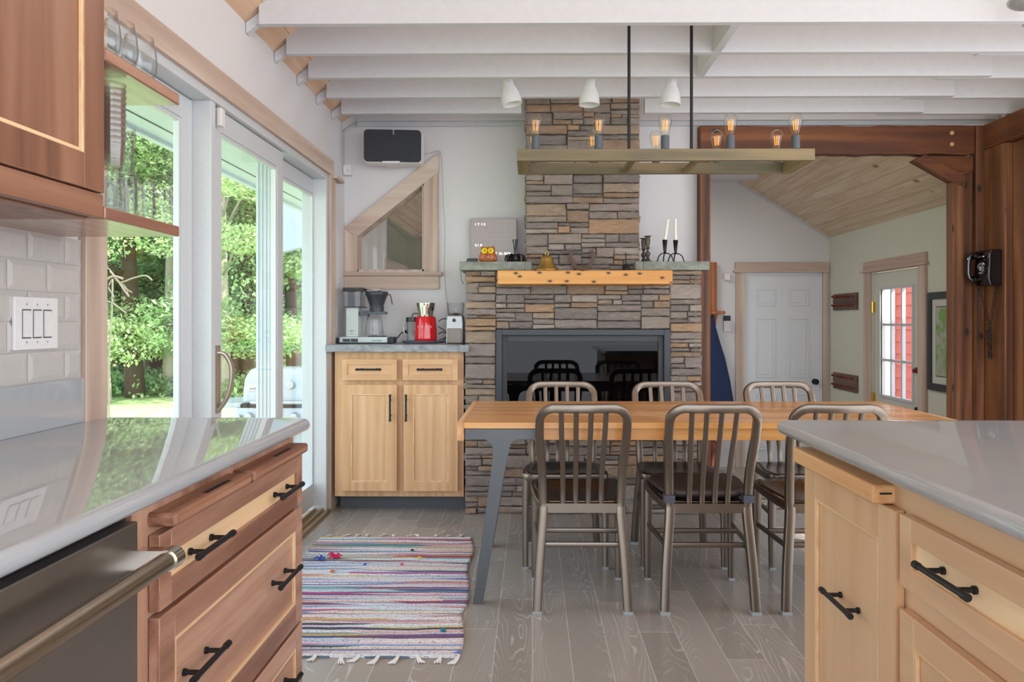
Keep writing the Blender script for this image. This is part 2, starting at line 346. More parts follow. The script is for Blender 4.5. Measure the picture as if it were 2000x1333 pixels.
# glass
def glass(name, tint=(1, 1, 1, 1), refl=1.0, edge=0.0):
    m = NT(name); m.t.nodes.remove(m.b)
    tr = m.n('ShaderNodeBsdfTransparent'); gl = m.n('ShaderNodeBsdfGlossy'); gl.inputs['Roughness'].default_value = 0.01
    lw = m.n('ShaderNodeLayerWeight'); lw.inputs['Blend'].default_value = 0.5
    fz = m.math('ADD', m.math('MULTIPLY', m.math('POWER', lw.outputs['Facing'], 4.0), 0.75 * refl), 0.035 * refl)
    mx = m.n('ShaderNodeMixShader'); m.l(fz, mx.inputs[0])
    if edge:
        c = m.ramp(lw.outputs['Facing'], [(0.0, tint), (0.6, tint), (1.0, tuple(x * (1 - edge) for x in tint[:3]) + (1,))])
        m.l(c, tr.inputs[0])
    else: tr.inputs[0].default_value = tint
    m.l(tr.outputs[0], mx.inputs[1]); m.l(gl.outputs[0], mx.inputs[2]); m.l(mx.outputs[0], m.out.inputs[0])
    return m.m
M['pane'] = glass('window_glass', (0.98, 0.99, 0.985, 1), 0.6)
M['glass'] = glass('clear_drinking_glass', (0.985, 0.99, 0.99, 1), 1.0, 0.42)
M['bulb'] = glass('clear_bulb_glass', (0.98, 0.97, 0.92, 1), 1.3, 0.45)
M['amber_glass'] = glass('brown_tinted_plastic', (0.955, 0.925, 0.90, 1), 0.8, 0.35)
m = NT('brown_ribbed_plastic'); m.t.nodes.remove(m.b)
tr = m.n('ShaderNodeBsdfTransparent'); df = m.n('ShaderNodeBsdfDiffuse'); df.inputs[0].default_value = lin('#a08a78'); gl = m.n('ShaderNodeBsdfGlossy'); gl.inputs['Roughness'].default_value = 0.08
lw = m.n('ShaderNodeLayerWeight'); lw.inputs['Blend'].default_value = 0.5
x1 = m.n('ShaderNodeMixShader'); x1.inputs[0].default_value = 0.16; m.l(tr.outputs[0], x1.inputs[1]); m.l(df.outputs[0], x1.inputs[2])
x2 = m.n('ShaderNodeMixShader'); m.l(m.math('ADD', m.math('MULTIPLY', m.math('POWER', lw.outputs['Facing'], 3.0), 0.6), 0.06), x2.inputs[0]); m.l(x1.outputs[0], x2.inputs[1]); m.l(gl.outputs[0], x2.inputs[2])
m.l(x2.outputs[0], m.out.inputs[0]); M['amber_glass'] = m.m
M['fire_glass'] = glass('dark_firebox_glass', (0.42, 0.42, 0.44, 1), 0.55)
M['filament'] = plain('orange_filament', '#f2a050', 0.4, emit='#ffa040', estr=0.35)
M['sock'] = plain('slate_socket', '#4d545c', 0.5)
# foliage
def leaf(name, c1, c2, c3):
    m = NT(name); g = m.n('ShaderNodeNewGeometry')
    c = m.ramp(g.outputs['Random Per Island'], [(0.0, lin(c1)), (0.5, lin(c2)), (1.0, lin(c3))])
    m.t.nodes.remove(m.b)
    d = m.n('ShaderNodeBsdfDiffuse'); t = m.n('ShaderNodeBsdfTranslucent'); mx = m.n('ShaderNodeMixShader'); mx.inputs[0].default_value = 0.45
    m.l(c, d.inputs[0]); m.l(c, t.inputs[0]); m.l(d.outputs[0], mx.inputs[1]); m.l(t.outputs[0], mx.inputs[2]); m.l(mx.outputs[0], m.out.inputs[0])
    return m.m
M['leaf_a'] = leaf('maple_leaves', '#7d9c6a', '#9bb985', '#bdd3a4')
M['leaf_b'] = leaf('dark_forest_leaves', '#66865c', '#86a676', '#a6c094')
M['leaf_c'] = leaf('yellow_green_leaves', '#95ae72', '#b4cb92', '#d3e0b2')
m = NT('sunlit_lawn'); m.set(Roughness=0.95); v = m.coords(isl=False)
n = m.noise(v, 3, 5, 0.7); m.color(m.ramp(n, [(0.3, lin('#8fa768')), (0.55, lin('#a9bf82')), (0.75, lin('#c3d0a0'))])); m.bump(n, 0.4, 0.05); M['grass'] = m.m
m = NT('gravel_road'); m.set(Roughness=0.95); v = m.coords(isl=False); n = m.noise(v, 4, 4); m.color(m.ramp(n, [(0.3, lin('#b8a590')), (0.7, lin('#d8c6b4'))])); M['gravel'] = m.m
m = NT('map_print'); m.set(Roughness=0.6); v = m.coords(isl=False)
n = m.noise(v, 7, 6, 0.65, 0.6); m.color(m.ramp(n, [(0.40, lin('#b9bdae')), (0.50, lin('#a9b49a')), (0.56, lin('#7fa85a')), (0.75, lin('#8fba62'))])); M['map'] = m.m

# ------------------------------------------------------------------ mesh helpers
WORLD = {}
def tag(o, label=None, cat=None, group=None, kind=None):
    if label: o['label'] = label
    if cat: o['category'] = cat
    if group: o['group'] = group
    if kind: o['kind'] = kind
    return o
def thing(name, label, cat, loc=(0, 0, 0), group=None, kind=None):
    o = bpy.data.objects.new(name, None); COL.objects.link(o); o.location = loc
    o.empty_display_size = 0.05
    WORLD[o.name] = Vector(loc)
    return tag(o, label, cat, group, kind)
class MB:
    def __init__(s): s.b = bmesh.new()
    def box(s, x0, x1, y0, y1, z0, z1, m=None):
        a, b_, c = sorted((x0, x1)), sorted((y0, y1)), sorted((z0, z1))
        vs = [s.b.verts.new((x, y, z)) for x in a for y in b_ for z in c]
        if m is not None:
            for v in vs: v.co = m @ v.co
        for f in ((0, 1, 3, 2), (4, 6, 7, 5), (0, 4, 5, 1), (2, 3, 7, 6), (0, 2, 6, 4), (1, 5, 7, 3)):
            s.b.faces.new([vs[i] for i in f])
        return vs
    def prism(s, pts, axis, a, b_):
        # pts: 2-D outline in the two remaining axes (order X,Y,Z with axis removed)
        def mk(p, t):
            q = list(p); q.insert('XYZ'.index(axis), t); return s.b.verts.new(q)
        A = [mk(p, a) for p in pts]; B = [mk(p, b_) for p in pts]; n = len(pts)
        s.b.faces.new(A); s.b.faces.new(B[::-1])
        for i in range(n): s.b.faces.new((A[i], B[i], B[(i + 1) % n], A[(i + 1) % n]))
        return A + B
    def lathe(s, prof, c=(0, 0, 0), n=24, axis='Z', m=None):
        rings = []
        for r, z in prof:
            ring = []
            for i in range(n):
                a = 2 * PI * i / n
                p = {'Z': (r * math.cos(a), r * math.sin(a), z), 'Y': (r * math.cos(a), z, r * math.sin(a)), 'X': (z, r * math.cos(a), r * math.sin(a))}[axis]
                p = Vector(p)
                if m is not None: p = m @ p
                ring.append(s.b.verts.new(p + Vector(c)))
            rings.append(ring)
        for k in range(len(rings) - 1):
            for i in range(n):
                s.b.faces.new((rings[k][i], rings[k][(i + 1) % n], rings[k + 1][(i + 1) % n], rings[k + 1][i]))
        if prof[0][0] > 1e-5: s.b.faces.new(rings[0][::-1])
        if prof[-1][0] > 1e-5: s.b.faces.new(rings[-1])
        return rings
    def sweep(s, pts, sec, ref=(0, 0, 1), closed=False, scale=None):
        pts = [Vector(p) for p in pts]; n = len(pts); rings = []; ref = Vector(ref)
        for i, p in enumerate(pts):
            if closed: t = pts[(i + 1) % n] - pts[i - 1]
            else: t = pts[min(i + 1, n - 1)] - pts[max(i - 1, 0)]
            t.normalize()
            v = ref - ref.dot(t) * t
            if v.length < 1e-4: v = Vector((1, 0, 0)) - t[0] * t
            v.normalize(); u = t.cross(v)
            k = scale[i] if scale else 1
            rings.append([s.b.verts.new(p + u * (a * k) + v * (b_ * k)) for a, b_ in sec])
        m = len(sec)
        for i in range(n if closed else n - 1):
            A, B = rings[i], rings[(i + 1) % n]
            for j in range(m): s.b.faces.new((A[j], A[(j + 1) % m], B[(j + 1) % m], B[j]))
        if not closed: s.b.faces.new(rings[0][::-1]); s.b.faces.new(rings[-1])
    def tube(s, pts, r, n=8, ref=(0, 0, 1), closed=False, scale=None):
        s.sweep(pts, [(r * math.cos(2 * PI * i / n), r * math.sin(2 * PI * i / n)) for i in range(n)], ref, closed, scale)
    def build(s, name, mat, parent=None, at=None, bevel=0, smooth=False, label=None, seg=2):
        bmesh.ops.recalc_face_normals(s.b, faces=s.b.faces[:])
        me = bpy.data.meshes.new(name); s.b.to_mesh(me); s.b.free()
        o = bpy.data.objects.new(name, me); COL.objects.link(o)
        if parent is not None:
            base = WORLD[parent.name]; o.parent = parent; WORLD[o.name] = base
        else:
            if at is None:
                xs = [v.co for v in me.vertices]
                at = Vector(((min(c.x for c in xs) + max(c.x for c in xs)) / 2, (min(c.y for c in xs) + max(c.y for c in xs)) / 2, min(c.z for c in xs)))
            base = Vector(at); o.location = base; WORLD[o.name] = base
        me.transform(Matrix.Translation(-base))
        if mat is not None: me.materials.append(M[mat] if isinstance(mat, str) else mat)
        if smooth:
            for p in me.polygons: p.use_smooth = True
            if smooth != 'all':
                md = o.modifiers.new('edge', 'EDGE_SPLIT'); md.split_angle = R(40)
        if bevel:
            b = o.modifiers.new('bevel', 'BEVEL'); b.width = bevel; b.segments = seg; b.limit_method = 'ANGLE'; b.angle_limit = R(40)
            for p in me.polygons: p.use_smooth = True
            b.harden_normals = True
        if label: o['label'] = label
        return o
def rrect(w_, h_, r=0.3, n=3):
    out = []; rr = min(w_, h_) * r
    for cx, cy, a0 in ((w_ / 2 - rr, h_ / 2 - rr, 0), (-w_ / 2 + rr, h_ / 2 - rr, 90), (-w_ / 2 + rr, -h_ / 2 + rr, 180), (w_ / 2 - rr, -h_ / 2 + rr, 270)):
        for i in range(n):
            a = R(a0 + 90 * i / (n - 1)); out.append((cx + rr * math.cos(a), cy + rr * math.sin(a)))
    return out
def smoothpath(ctrl, n=8):
    P = [Vector(p) for p in ctrl]; out = []
    for i in range(len(P) - 1):
        p0, p1, p2, p3 = P[max(i - 1, 0)], P[i], P[i + 1], P[min(i + 2, len(P) - 1)]
        for k in range(n):
            t = k / n
            out.append(0.5 * ((2 * p1) + (p2 - p0) * t + (2 * p0 - 5 * p1 + 4 * p2 - p3) * t * t + (-p0 + 3 * p1 - 3 * p2 + p3) * t ** 3))
    out.append(P[-1]); return out
def textmesh(body, size, mat, name, parent, loc, rot, extrude=0.0006, align='LEFT', space=1.0):
    cu = bpy.data.curves.new(name, 'FONT'); cu.body = body; cu.size = size; cu.extrude = extrude; cu.align_x = align; cu.resolution_u = 2
    cu.space_character = space
    t = bpy.data.objects.new(name + '_tmp', cu); COL.objects.link(t)
    bpy.context.view_layer.update()
    me = bpy.data.meshes.new_from_object(t.evaluated_get(bpy.context.evaluated_depsgraph_get()))
    bpy.data.objects.remove(t); bpy.data.curves.remove(cu)
    from mathutils import Euler
    base = WORLD[parent.name]
    me.transform(Matrix.Translation(Vector(loc) - base) @ Euler(rot).to_matrix().to_4x4())
    me.materials.clear(); me.materials.append(M[mat])
    me.name = name
    return me
def textpart(lines, mat, name, parent):
    """lines: list of (body,size,loc,rot,kwargs) joined to one mesh"""
    bm = bmesh.new()
    for body, size, loc, rot, kw in lines:
        me = textmesh(body, size, mat, name, parent, loc, rot, **kw); bm.from_mesh(me); bpy.data.meshes.remove(me)
    me = bpy.data.meshes.new(name); bm.to_mesh(me); bm.free(); me.materials.append(M[mat])
    o = bpy.data.objects.new(name, me); COL.objects.link(o); o.parent = parent; WORLD[o.name] = WORLD[parent.name]
    return o
def struct(name, mb, mat, **kw):
    o = mb.build(name, mat, **kw)
    if o.parent is None: o['kind'] = 'structure'
    return o
def dup(root, loc=None, rotz=None, label=None):
    def cp(o, par):
        c = o.copy(); COL.objects.link(c)
        if par is not None: c.parent = par
        for ch in KIDS.get(o.name, [x for x in bpy.data.objects if x.parent == o]): cp(ch, c)
        return c
    c = cp(root, None)
    if loc is not None: c.location = loc
    if rotz is not None: c.rotation_euler = (0, 0, rotz)
    if label: c['label'] = label
    return c
KIDS = {}

# ================================================================== THE SHELL
WL, WB = -1.29, 5.19            # inner faces of the left and back walls
mb = MB(); mb.box(-1.29, 3.6, -1.5, 5.30, -0.1, 0.0); struct('floor', mb, 'floor', at=(0, 0, 0))
mb = MB(); mb.box(-1.25, 3.2, 5.30, 8.0, -0.43, -0.33); mb.box(-1.25, 3.2, 5.30, 5.33, -0.33, -0.1)
struct('floor_mudroom', mb, 'floor', at=(0, 6, -0.33))
# left wall with the opening for the sliding doors
Yt0, Y0, Y1 = 2.14, 2.25, 4.76
mb = MB()
mb.box(-1.42, WL, -1.5, Y0, -0.1, 2.62); mb.box(-1.42, WL, Y0, Y1, 2.14, 2.62); mb.box(-1.42, WL, Y1, WB + 0.11, -0.1, 2.62)
struct('wall_left', mb, 'wall', at=(WL, 2, 0))
# back wall with the sloping interior window
wy = WB
win_in = [(X(697, wy), Z(530, wy)), (X(828, wy), Z(530, wy)), (X(828, wy), Z(357, wy)), (X(697, wy), Z(460, wy))]
xa, xb = WL - 0.0, 1.124
mb = MB()
def quadprism(pts): mb.prism(pts, 'Y', WB, WB + 0.11)
z0, z1 = -0.1, 2.95
(ax, az), (bx, bz), (cx, cz), (dx, dz) = win_in
quadprism([(xa, z0), (xb, z0), (xb, az), (xa, az)])
quadprism([(xa, az), (ax, az), (dx, dz), (dx, z1), (xa, z1)])
quadprism([(dx, dz), (cx, cz), (cx, z1), (dx, z1)])
quadprism([(bx, bz), (xb, bz), (xb, z1), (cx, z1)])
mb.box(1.124, 3.2, WB + 0.001, WB + 0.11, 2.53, 2.95)
struct('wall_back', mb, 'wall', at=(0, WB, 0))
# the back room (mudroom wing)
mb = MB()
dl, dr, dt = X(1455, 8), X(1605, 8), Z(533, 8)
mb.box(-1.35, dl, 8.0, 8.1, -0.43, 3.2); mb.box(dl, dr, 8.0, 8.1, dt, 3.2); mb.box(dr, 3.25, 8.0, 8.1, -0.43, 3.2)
struct('wall_mudroom_back', mb, 'wall', at=(1, 8, 0))
RX = 3.12
ya, yb = YX(1797, RX), YX(1703, RX)
mb = MB()
mb.box(RX, RX + 0.12, 5.30, ya, -0.43, 2.3); mb.box(RX, RX + 0.12, ya, yb, 1.65, 2.3); mb.box(RX, RX + 0.12, yb, 8.1, -0.43, 2.3)
struct('wall_mudroom_right', mb, 'wall_warm', at=(RX, 6.5, 0))
mb = MB(); mb.box(-1.37, -1.25, 5.30, 8.1, -0.43, 2.3); struct('wall_mudroom_left', mb, 'wall', at=(-1.3, 6.5, 0))
# low partition seen through the sloping window
yp = 6.5
mb = MB(); mb.prism([(-1.25, -0.33), (X(870, yp), -0.33), (X(870, yp), Z(440, yp)), (X(812, yp), Z(465, yp)), (X(757, yp), Z(425, yp)), (-1.25, Z(420, yp) + 0.0)], 'Y', yp, yp + 0.08)
struct('wall_partition', mb, plain('sage_green_wall_paint', '#a9ac98', 0.85), at=(-0.9, yp, -0.33))
mb = MB(); p0, p1 = X(745, 6.3), X(792, 6.3)
mb.prism([(p0, Z(534, 6.3)), (p1, Z(534, 6.3)), (p1, Z(519, 6.3)), (p0, Z(500, 6.3))], 'Y', 6.40, 6.46)
struct('trim_5', mb, 'pale_x')
def sloped(name, xA, zA, xB, zB, y0_, y1_, th, mat):
    # plank ceiling lying in its own tilted frame so the boards follow the slope
    L = math.hypot(xB - xA, zB - zA); mb = MB(); mb.box(0, L, 0, y1_ - y0_, 0, th)
    o = mb.build(name, mat, at=(0, 0, 0)); o.location = (xA, y0_, zA); o.rotation_euler = (0, -math.atan2(zB - zA, xB - xA), 0)
    o['kind'] = 'structure'; return o
sloped('ceiling_mudroom', 2.17, 2.08 + 0.62 * (RX - 2.17), RX + 0.15, 2.08 - 0.093, 5.30, 8.1, 0.05, 'pine')
sloped('ceiling_mudroom_left', -1.40, 1.987, -0.31, 2.66, 5.30, 8.1, 0.05, 'pine')
mb = MB(); mb.box(-0.31, 2.17, 5.30, 8.1, 2.67, 2.72); mb.box(1.2, 2.17, 7.3, 7.42, 2.58, 2.67); struct('ceiling_mudroom_flat', mb, 'joist', at=(1, 6.5, 2.67))
mb = MB()
mb.sweep([(2.17, 7.985, 2.662), (RX, 7.985, 2.073)], rrect(0.02, 0.035), (0, 1, 0)); struct('trim_6', mb, 'joist')
# main roof boards over the joists
sl = 0.75
sloped('ceiling', -1.42, 2.545 - 0.13 * sl, 0.95, 2.545 + (0.95 + 1.29) * sl, -2.2, 5.3, 0.06, 'pine_left')
sloped('ceiling_right_slope', 0.95, 2.545 + 2.24 * sl, 3.7, 2.60, -2.2, 5.3, 0.06, 'pine_left')
# white wall strip between the joists and roof on the far right, behind the timber wall
mb = MB(); mb.box(3.16, 3.26, 3.6, 5.30, -0.1, 2.95); struct('wall_right', mb, 'wall', at=(3.2, 4.5, 0))

# ceiling joists and rafters ------------------------------------------------
JY = [3.35, 3.725, 4.09, 4.455, 4.80]
JB, JT = 2.52, 2.72
ordn = ['nearest the camera', 'second from the camera', 'third from the camera', 'fourth from the camera', 'fifth from the camera, headed off beside the chimney']
for i, y in enumerate(JY):
    if i < 4:
        mb = MB(); mb.box(-1.215, 2.47, y, y + 0.038, JB, JT)
        tag(mb.build('ceiling_joist', 'joist', bevel=0.002), f'white painted ceiling joist, {ordn[i]}, reaching the left slope', 'beam', 'white ceiling joists')
    else:
        mb = MB(); mb.box(-1.215, -0.07, y, y + 0.038, JB, JT)
        tag(mb.build('ceiling_joist', 'joist', bevel=0.002), 'short white ceiling joist left of the stone chimney', 'beam', 'white ceiling joists')
        mb = MB(); mb.box(0.71, 2.47, y, y + 0.038, JB, JT)
        tag(mb.build('ceiling_joist', 'joist', bevel=0.002), 'white ceiling joist running right from the stone chimney', 'beam', 'white ceiling joists')
    if i >= 0:
        mb = MB(); mb.box(2.2, 3.15, y + 0.040, y + 0.078, JB, JT)
        tag(mb.build('ceiling_joist', 'joist', bevel=0.002), f'short white joist lapping the right end of the joist {ordn[i].split(",")[0]}', 'beam', 'lapped joist ends on the right')
    mb = MB()
    f0 = 2.495
    yy0 = y + 0.040
    top = min(2.0, 0.4)
    mb.prism([(-1.288, f0), (top, f0 + (top + 1.288) * sl), (top, f0 + (top + 1.288) * sl + 0.05), (-1.288, f0 + 0.05)], 'Y', yy0, yy0 + 0.04)
    tag(mb.build('rafter', 'joist', bevel=0.003), f'white sloping rafter at the left wall beside the joist {ordn[i].split(",")[0]}', 'beam', 'white rafters on the left slope')
mb = MB(); mb.box(-1.20, 3.15, 5.145, 5.188, 2.565, 2.74); mb.box(-1.20, 3.15, 5.17, 5.188, 2.535, 2.565)
struct('trim_7', mb, 'joist')
mb = MB(); mb.prism([(-1.288, 2.495), (-0.9, 2.495 + .388 * sl), (-0.9, 2.545 + .388 * sl), (-1.288, 2.545)], 'Y', 5.11, 5.145)
tag(mb.build('rafter', 'joist'), 'white sloping rafter tight against the back wall at the left corner', 'beam', 'white rafters on the left slope')
mb = MB(); mb.box(0.885, 0.925, JY[0] + 0.038, JY[1], JB, JT); mb.box(0.885, 0.925, JY[1] + 0.038, JY[2], JB, JT)
tag(mb.build('ceiling_blocking', 'joist', bevel=0.002), 'white diagonal-looking cross beam between the first three ceiling joists', 'beam')

# header trim and casing of the sliding doors -------------------------------
mb = MB(); mb.box(WL, WL + 0.022, Yt0 - 0.9, YX(652, -1.27), 2.125, 2.225); struct('trim_1', mb, 'pale_y', bevel=0.003)
mb = MB(); mb.box(WL, WL + 0.05, YX(649, -1.27), YX(652, -1.27) + 0.16, 2.108, 2.128); struct('trim_2', mb, 'pale_y', bevel=0.004)
mb = MB(); mb.box(WL, WL + 0.022, Y1, Y1 + 0.11, 0, 2.125); struct('trim_3', mb, 'pale_z', bevel=0.002)
mb = MB(); mb.box(WL, WL + 0.022, Yt0, Y0, 0, 2.125); struct('trim_4', mb, 'pale_z', bevel=0.002)
# door frame liner
mb = MB()
mb.box(-1.44, WL + 0.004, Y0, Y1, 2.09, 2.14); mb.box(-1.44, WL + 0.004, Y1 - 0.045, Y1, 0.0, 2.09); mb.box(-1.44, WL + 0.004, Y0, Y0 + 0.02, 0.0, 2.09)
mb.box(-1.44, -1.29, 3.03, YX(412, -1.31) - 0.002, 0.02, 2.09)
struct('door_1', mb, 'white', at=(-1.36, 3.4, 0), bevel=0.003); DF = bpy.data.objects['door_1']
mb = MB(); mb.box(-1.44, -1.27, Y0, Y1, -0.02, 0.02); mb.box(-1.31, -1.30, Y0, Y1, 0.02, 0.035); mb.box(-1.36, -1.35, Y0, Y1, 0.02, 0.035)
mb.build('threshold', plain('bronze_anodised_sill', '#a89677', 0.35, 0.6), DF)
def panel(name, x, y0_, y1_, stile0=0.075, stile1=0.075, zt=2.085, top=0.09, th=0.035):
    t = thing(name, None, None, (x, (y0_ + y1_) / 2, 0.03), kind='structure')
    mb = MB(); za, zb = 0.05, zt
    mb.box(x - th, x, y0_, y0_ + stile0, za, zb); mb.box(x - th, x, y1_ - stile1, y1_, za, zb)
    mb.box(x - th, x, y0_ + stile0, y1_ - stile1, zb - top, zb); mb.box(x - th, x, y0_ + stile0, y1_ - stile1, za, za + 0.12)
    mb.build('frame', 'white', t, bevel=0.002)
    # stepped glazing bead
    a, b_, c, d = y0_ + stile0, y1_ - stile1, za + 0.12, zb - top
    mb = MB(); k = 0.016; xx0, xx1 = x - th * 0.72, x - th * 0.12
    mb.box(xx0, xx1, a, a + k, c, d); mb.box(xx0, xx1, b_ - k, b_, c, d); mb.box(xx0, xx1, a + k, b_ - k, c, c + k); mb.box(xx0, xx1, a + k, b_ - k, d - k, d)
    mb.build('glazing_bead', 'white', t, bevel=0.002)
    mb = MB(); mb.box(x - th * 0.52, x - th * 0.42, a + 0.004, b_ - 0.004, c + 0.004, d - 0.004); mb.build('pane', 'pane', t)
    return t
panel('window_1', -1.366, Y0 + 0.02, 3.028, 0.02, 0.088)
p2 = panel('door_2', -1.31, YX(412, -1.31), YX(553, -1.31), 0.10, 0.085)
p3 = panel('door_3', -1.365, YX(553, -1.365) - 0.10, YX(622, -1.365), 0.085, 0.10)
# curved handle on door 2
hy = YX(422, -1.31)
mb = MB(); mb.box(-1.31, -1.30, hy - 0.02, hy + 0.02, 0.82, 1.10)
pts = smoothpath([(-1.305, hy, 1.07), (-1.275, hy + 0.01, 1.06), (-1.25, hy + 0.015, 1.00), (-1.262, hy + 0.012, 0.90), (-1.30, hy, 0.83)], 8)
mb.sweep(pts, rrect(0.014, 0.03), (0, 1, 0)); mb.build('door_handle', plain('champagne_metal', '#b5a99c', 0.3, 0.6), p2, smooth=True)
mb = MB(); mb.box(-1.29, -1.27, YX(423, -1.29), YX(431, -1.29), 2.0, 2.075)
tag(mb.build('contact_sensor', 'plastic', bevel=0.004), 'small white door contact sensor at the top of the sliding door frame', 'sensor')

# tiled backsplash -----------------------------------------------------------
mb = MB(); mb.box(WL, WL + 0.006, -0.2, Yt0, 1.04, 1.43)
tw, th_ = 0.152, 0.0785
row = 0; z = 1.043
while z < 1.425:
    y = Yt0 - 0.002 - (0 if row % 2 else tw / 2)
    yy = Yt0 - 0.002
    first = tw / 2 if row % 2 == 0 else tw
    while yy > 0.6:
        wd = first; first = tw
        a, b_ = yy - wd + 0.001, yy - 0.001; zt = min(z + th_ - 0.002, 1.43)
        x0_, x1_, x2_ = WL + 0.006, WL + 0.009, WL + 0.013; bv = 0.014
        v = [mb.b.verts.new(c) for c in ((x0_, a, z), (x0_, b_, z), (x0_, b_, zt), (x0_, a, zt), (x1_, a, z), (x1_, b_, z), (x1_, b_, zt), (x1_, a, zt),
             (x2_, a + bv, z + bv), (x2_, b_ - bv, z + bv), (x2_, b_ - bv, max(zt - bv, z + bv + .002)), (x2_, a + bv, max(zt - bv, z + bv + .002)))]
        for f in ((0, 1, 5, 4), (1, 2, 6, 5), (2, 3, 7, 6), (3, 0, 4, 7), (4, 5, 9, 8), (5, 6, 10, 9), (6, 7, 11, 10), (7, 4, 8, 11), (8, 9, 10, 11)):
            mb.b.faces.new([v[i] for i in f])
        yy -= wd
    z += th_; row += 1
struct('wall_tile', mb, plain('glossy_white_tile', '#c0bbb7', 0.16, coat=0.3), at=(WL, 1, 1.04))

# ================================================================== KITCHEN LEFT
def fbox(mb, F, u0, u1, v0, v1, d0, d1):
    a, b_ = F(u0, v0, d0), F(u1, v1, d1); mb.box(a[0], b_[0], a[1], b_[1], a[2], b_[2])
def pull(F, u0, u1, v0, v1, d, parent, name='handle', r=0.006):
    # bar pull, horizontal (v0==v1) or vertical (u0==u1)
    mb = MB(); A, B = Vector(F(u0, v0, d + 0.035)), Vector(F(u1, v1, d + 0.035)); dr_ = (B - A).normalized()
    ref = (0, 0, 1) if abs(dr_.z) < 0.5 else (0, 1, 0)
    mb.tube([A, B], r, 12, ref)
    for P_, s_ in ((A, 1), (B, -1)): mb.tube([P_ - dr_ * s_ * 0.004, P_ + dr_ * s_ * 0.012], r * 1.22, 12, ref)
    for t in (0.2, 0.8):
        P_ = A.lerp(B, t); u = u0 + (u1 - u0) * t; v = v0 + (v1 - v0) * t
        Q = Vector(F(u, v, d)); mb.tube([P_, Q], r * 0.85, 10, dr_); mb.tube([Q + (P_ - Q) * 0.16, Q], r * 1.25, 10, dr_)
    return mb.build(name, 'black', parent, smooth=True)
def front(F, kind, u0, u1, v0, v1, d, parent, mats, rail=0.06, bead=True, handle=None):
    mf, mp_, mbd = mats; mb = MB(); t = 0.02
    fbox(mb, F, u0, u0 + rail, v0, v1, d - t, d); fbox(mb, F, u1 - rail, u1, v0, v1, d - t, d)
    fbox(mb, F, u0 + rail, u1 - rail, v1 - rail, v1, d - t, d); fbox(mb, F, u0 + rail, u1 - rail, v0, v0 + rail, d - t, d)
    p = mb.build(kind, mf, parent, bevel=0.0015)
    mb = MB(); fbox(mb, F, u0 + rail, u1 - rail, v0 + rail, v1 - rail, d - t, d - 0.009); mb.build('panel', mp_, p)
    if bead:
        k = 0.008; a, b_, c, e = u0 + rail, u1 - rail, v0 + rail, v1 - rail; mb = MB()
        fbox(mb, F, a, a + k, c, e, d - 0.009, d - 0.001); fbox(mb, F, b_ - k, b_, c, e, d - 0.009, d - 0.001)
        fbox(mb, F, a + k, b_ - k, c, c + k, d - 0.009, d - 0.001); fbox(mb, F, a + k, b_ - k, e - k, e, d - 0.009, d - 0.001)
        mb.build('bead', mbd, p, bevel=0.001)
    for h in (handle or []): pull(F, *h, d - (0.009 if h[0] > u0 + rail * .8 or h[0] == h[1] else 0), p)
    return p
# worktop with a rounded front edge
def worktop(name, xf, xb_, y0_, y1_, label, side=1, z=0.914, th=0.036):
    mb = MB(); n = 8; r = th / 2; prof = []
    for i in range(n + 1):
        a = -PI / 2 + PI * i / n; prof.append((r * math.cos(a), r + r * math.sin(a)))
    out = [(xb_, z - th)] + [(xf + side * (p[0] - r), z - th + p[1]) for p in prof] + [(xb_, z)]
    # corner cut at the far end
    ring0 = [mb.b.verts.new((x, y0_, zz)) for x, zz in out]
    rings = [ring0]; c = 0.03
    for k in range(6):
        a = PI / 2 * k / 5; dy = c * math.sin(a); dx = c * (1 - math.cos(a))
        rings.append([mb.b.verts.new((x - side * dx if 0 < i < len(out) - 1 else x, y1_ - c + dy, zz)) for i, (x, zz) in enumerate(out)])
    for A, B in zip(rings, rings[1:]):
        for i in range(len(out)): mb.b.faces.new((A[i], A[(i + 1) % len(out)], B[(i + 1) % len(out)], B[i]))
    mb.b.faces.new(rings[0][::-1]); mb.b.faces.new(rings[-1])
    return tag(mb.build(name, 'quartz', smooth=True), label, 'countertop')
worktop('countertop', -0.652, WL + 0.002, -0.3, 2.24, 'white glossy quartz worktop on the left, reflecting the windows')
mb = MB(); mb.box(WL, WL + 0.016, -0.2, Yt0 + 0.03, 0.914, 1.04); struct('trim_8', mb, 'quartz', bevel=0.002)
LF = lambda u, v, d: (-0.675 + d, u, v)
CY0, CY1 = 1.365, 2.215
cab = thing('base_cabinet', 'reddish brown wood base cabinet with black bar pulls under the left worktop', 'cabinet', (-0.98, 1.79, 0))
mb = MB()
mb.box(WL + 0.003, -0.697, CY0 - 0.055, CY1 - 0.01, 0.09, 0.876)
mb.build('carcass', 'cherry_z', cab, bevel=0.002)
mb = MB(); mb.box(WL + 0.003, -0.75, CY0 - 0.055, CY1 - 0.02, 0.0, 0.09); mb.build('toe_kick', 'toe', cab)
mats = ('cherry_y', 'cherry_y', 'bead')
front(LF, 'drawer', CY0, CY1, 0.672, 0.812, 0, cab, ('cherry_y', 'bead', 'bead'), rail=0.045, bead=False,
      handle=[(1.470, 1.635, 0.741, 0.741), (1.965, 2.13, 0.741, 0.741)])
front(LF, 'drawer', CY0, CY1, 0.332, 0.662, 0, cab, mats, rail=0.06, handle=[(1.445, 1.61, 0.512, 0.512), (1.95, 2.115, 0.512, 0.512)])
front(LF, 'drawer', CY0, CY1, 0.10, 0.322, 0, cab, mats, rail=0.055, handle=[(1.445, 1.61, 0.21, 0.21), (1.95, 2.115, 0.21, 0.21)])
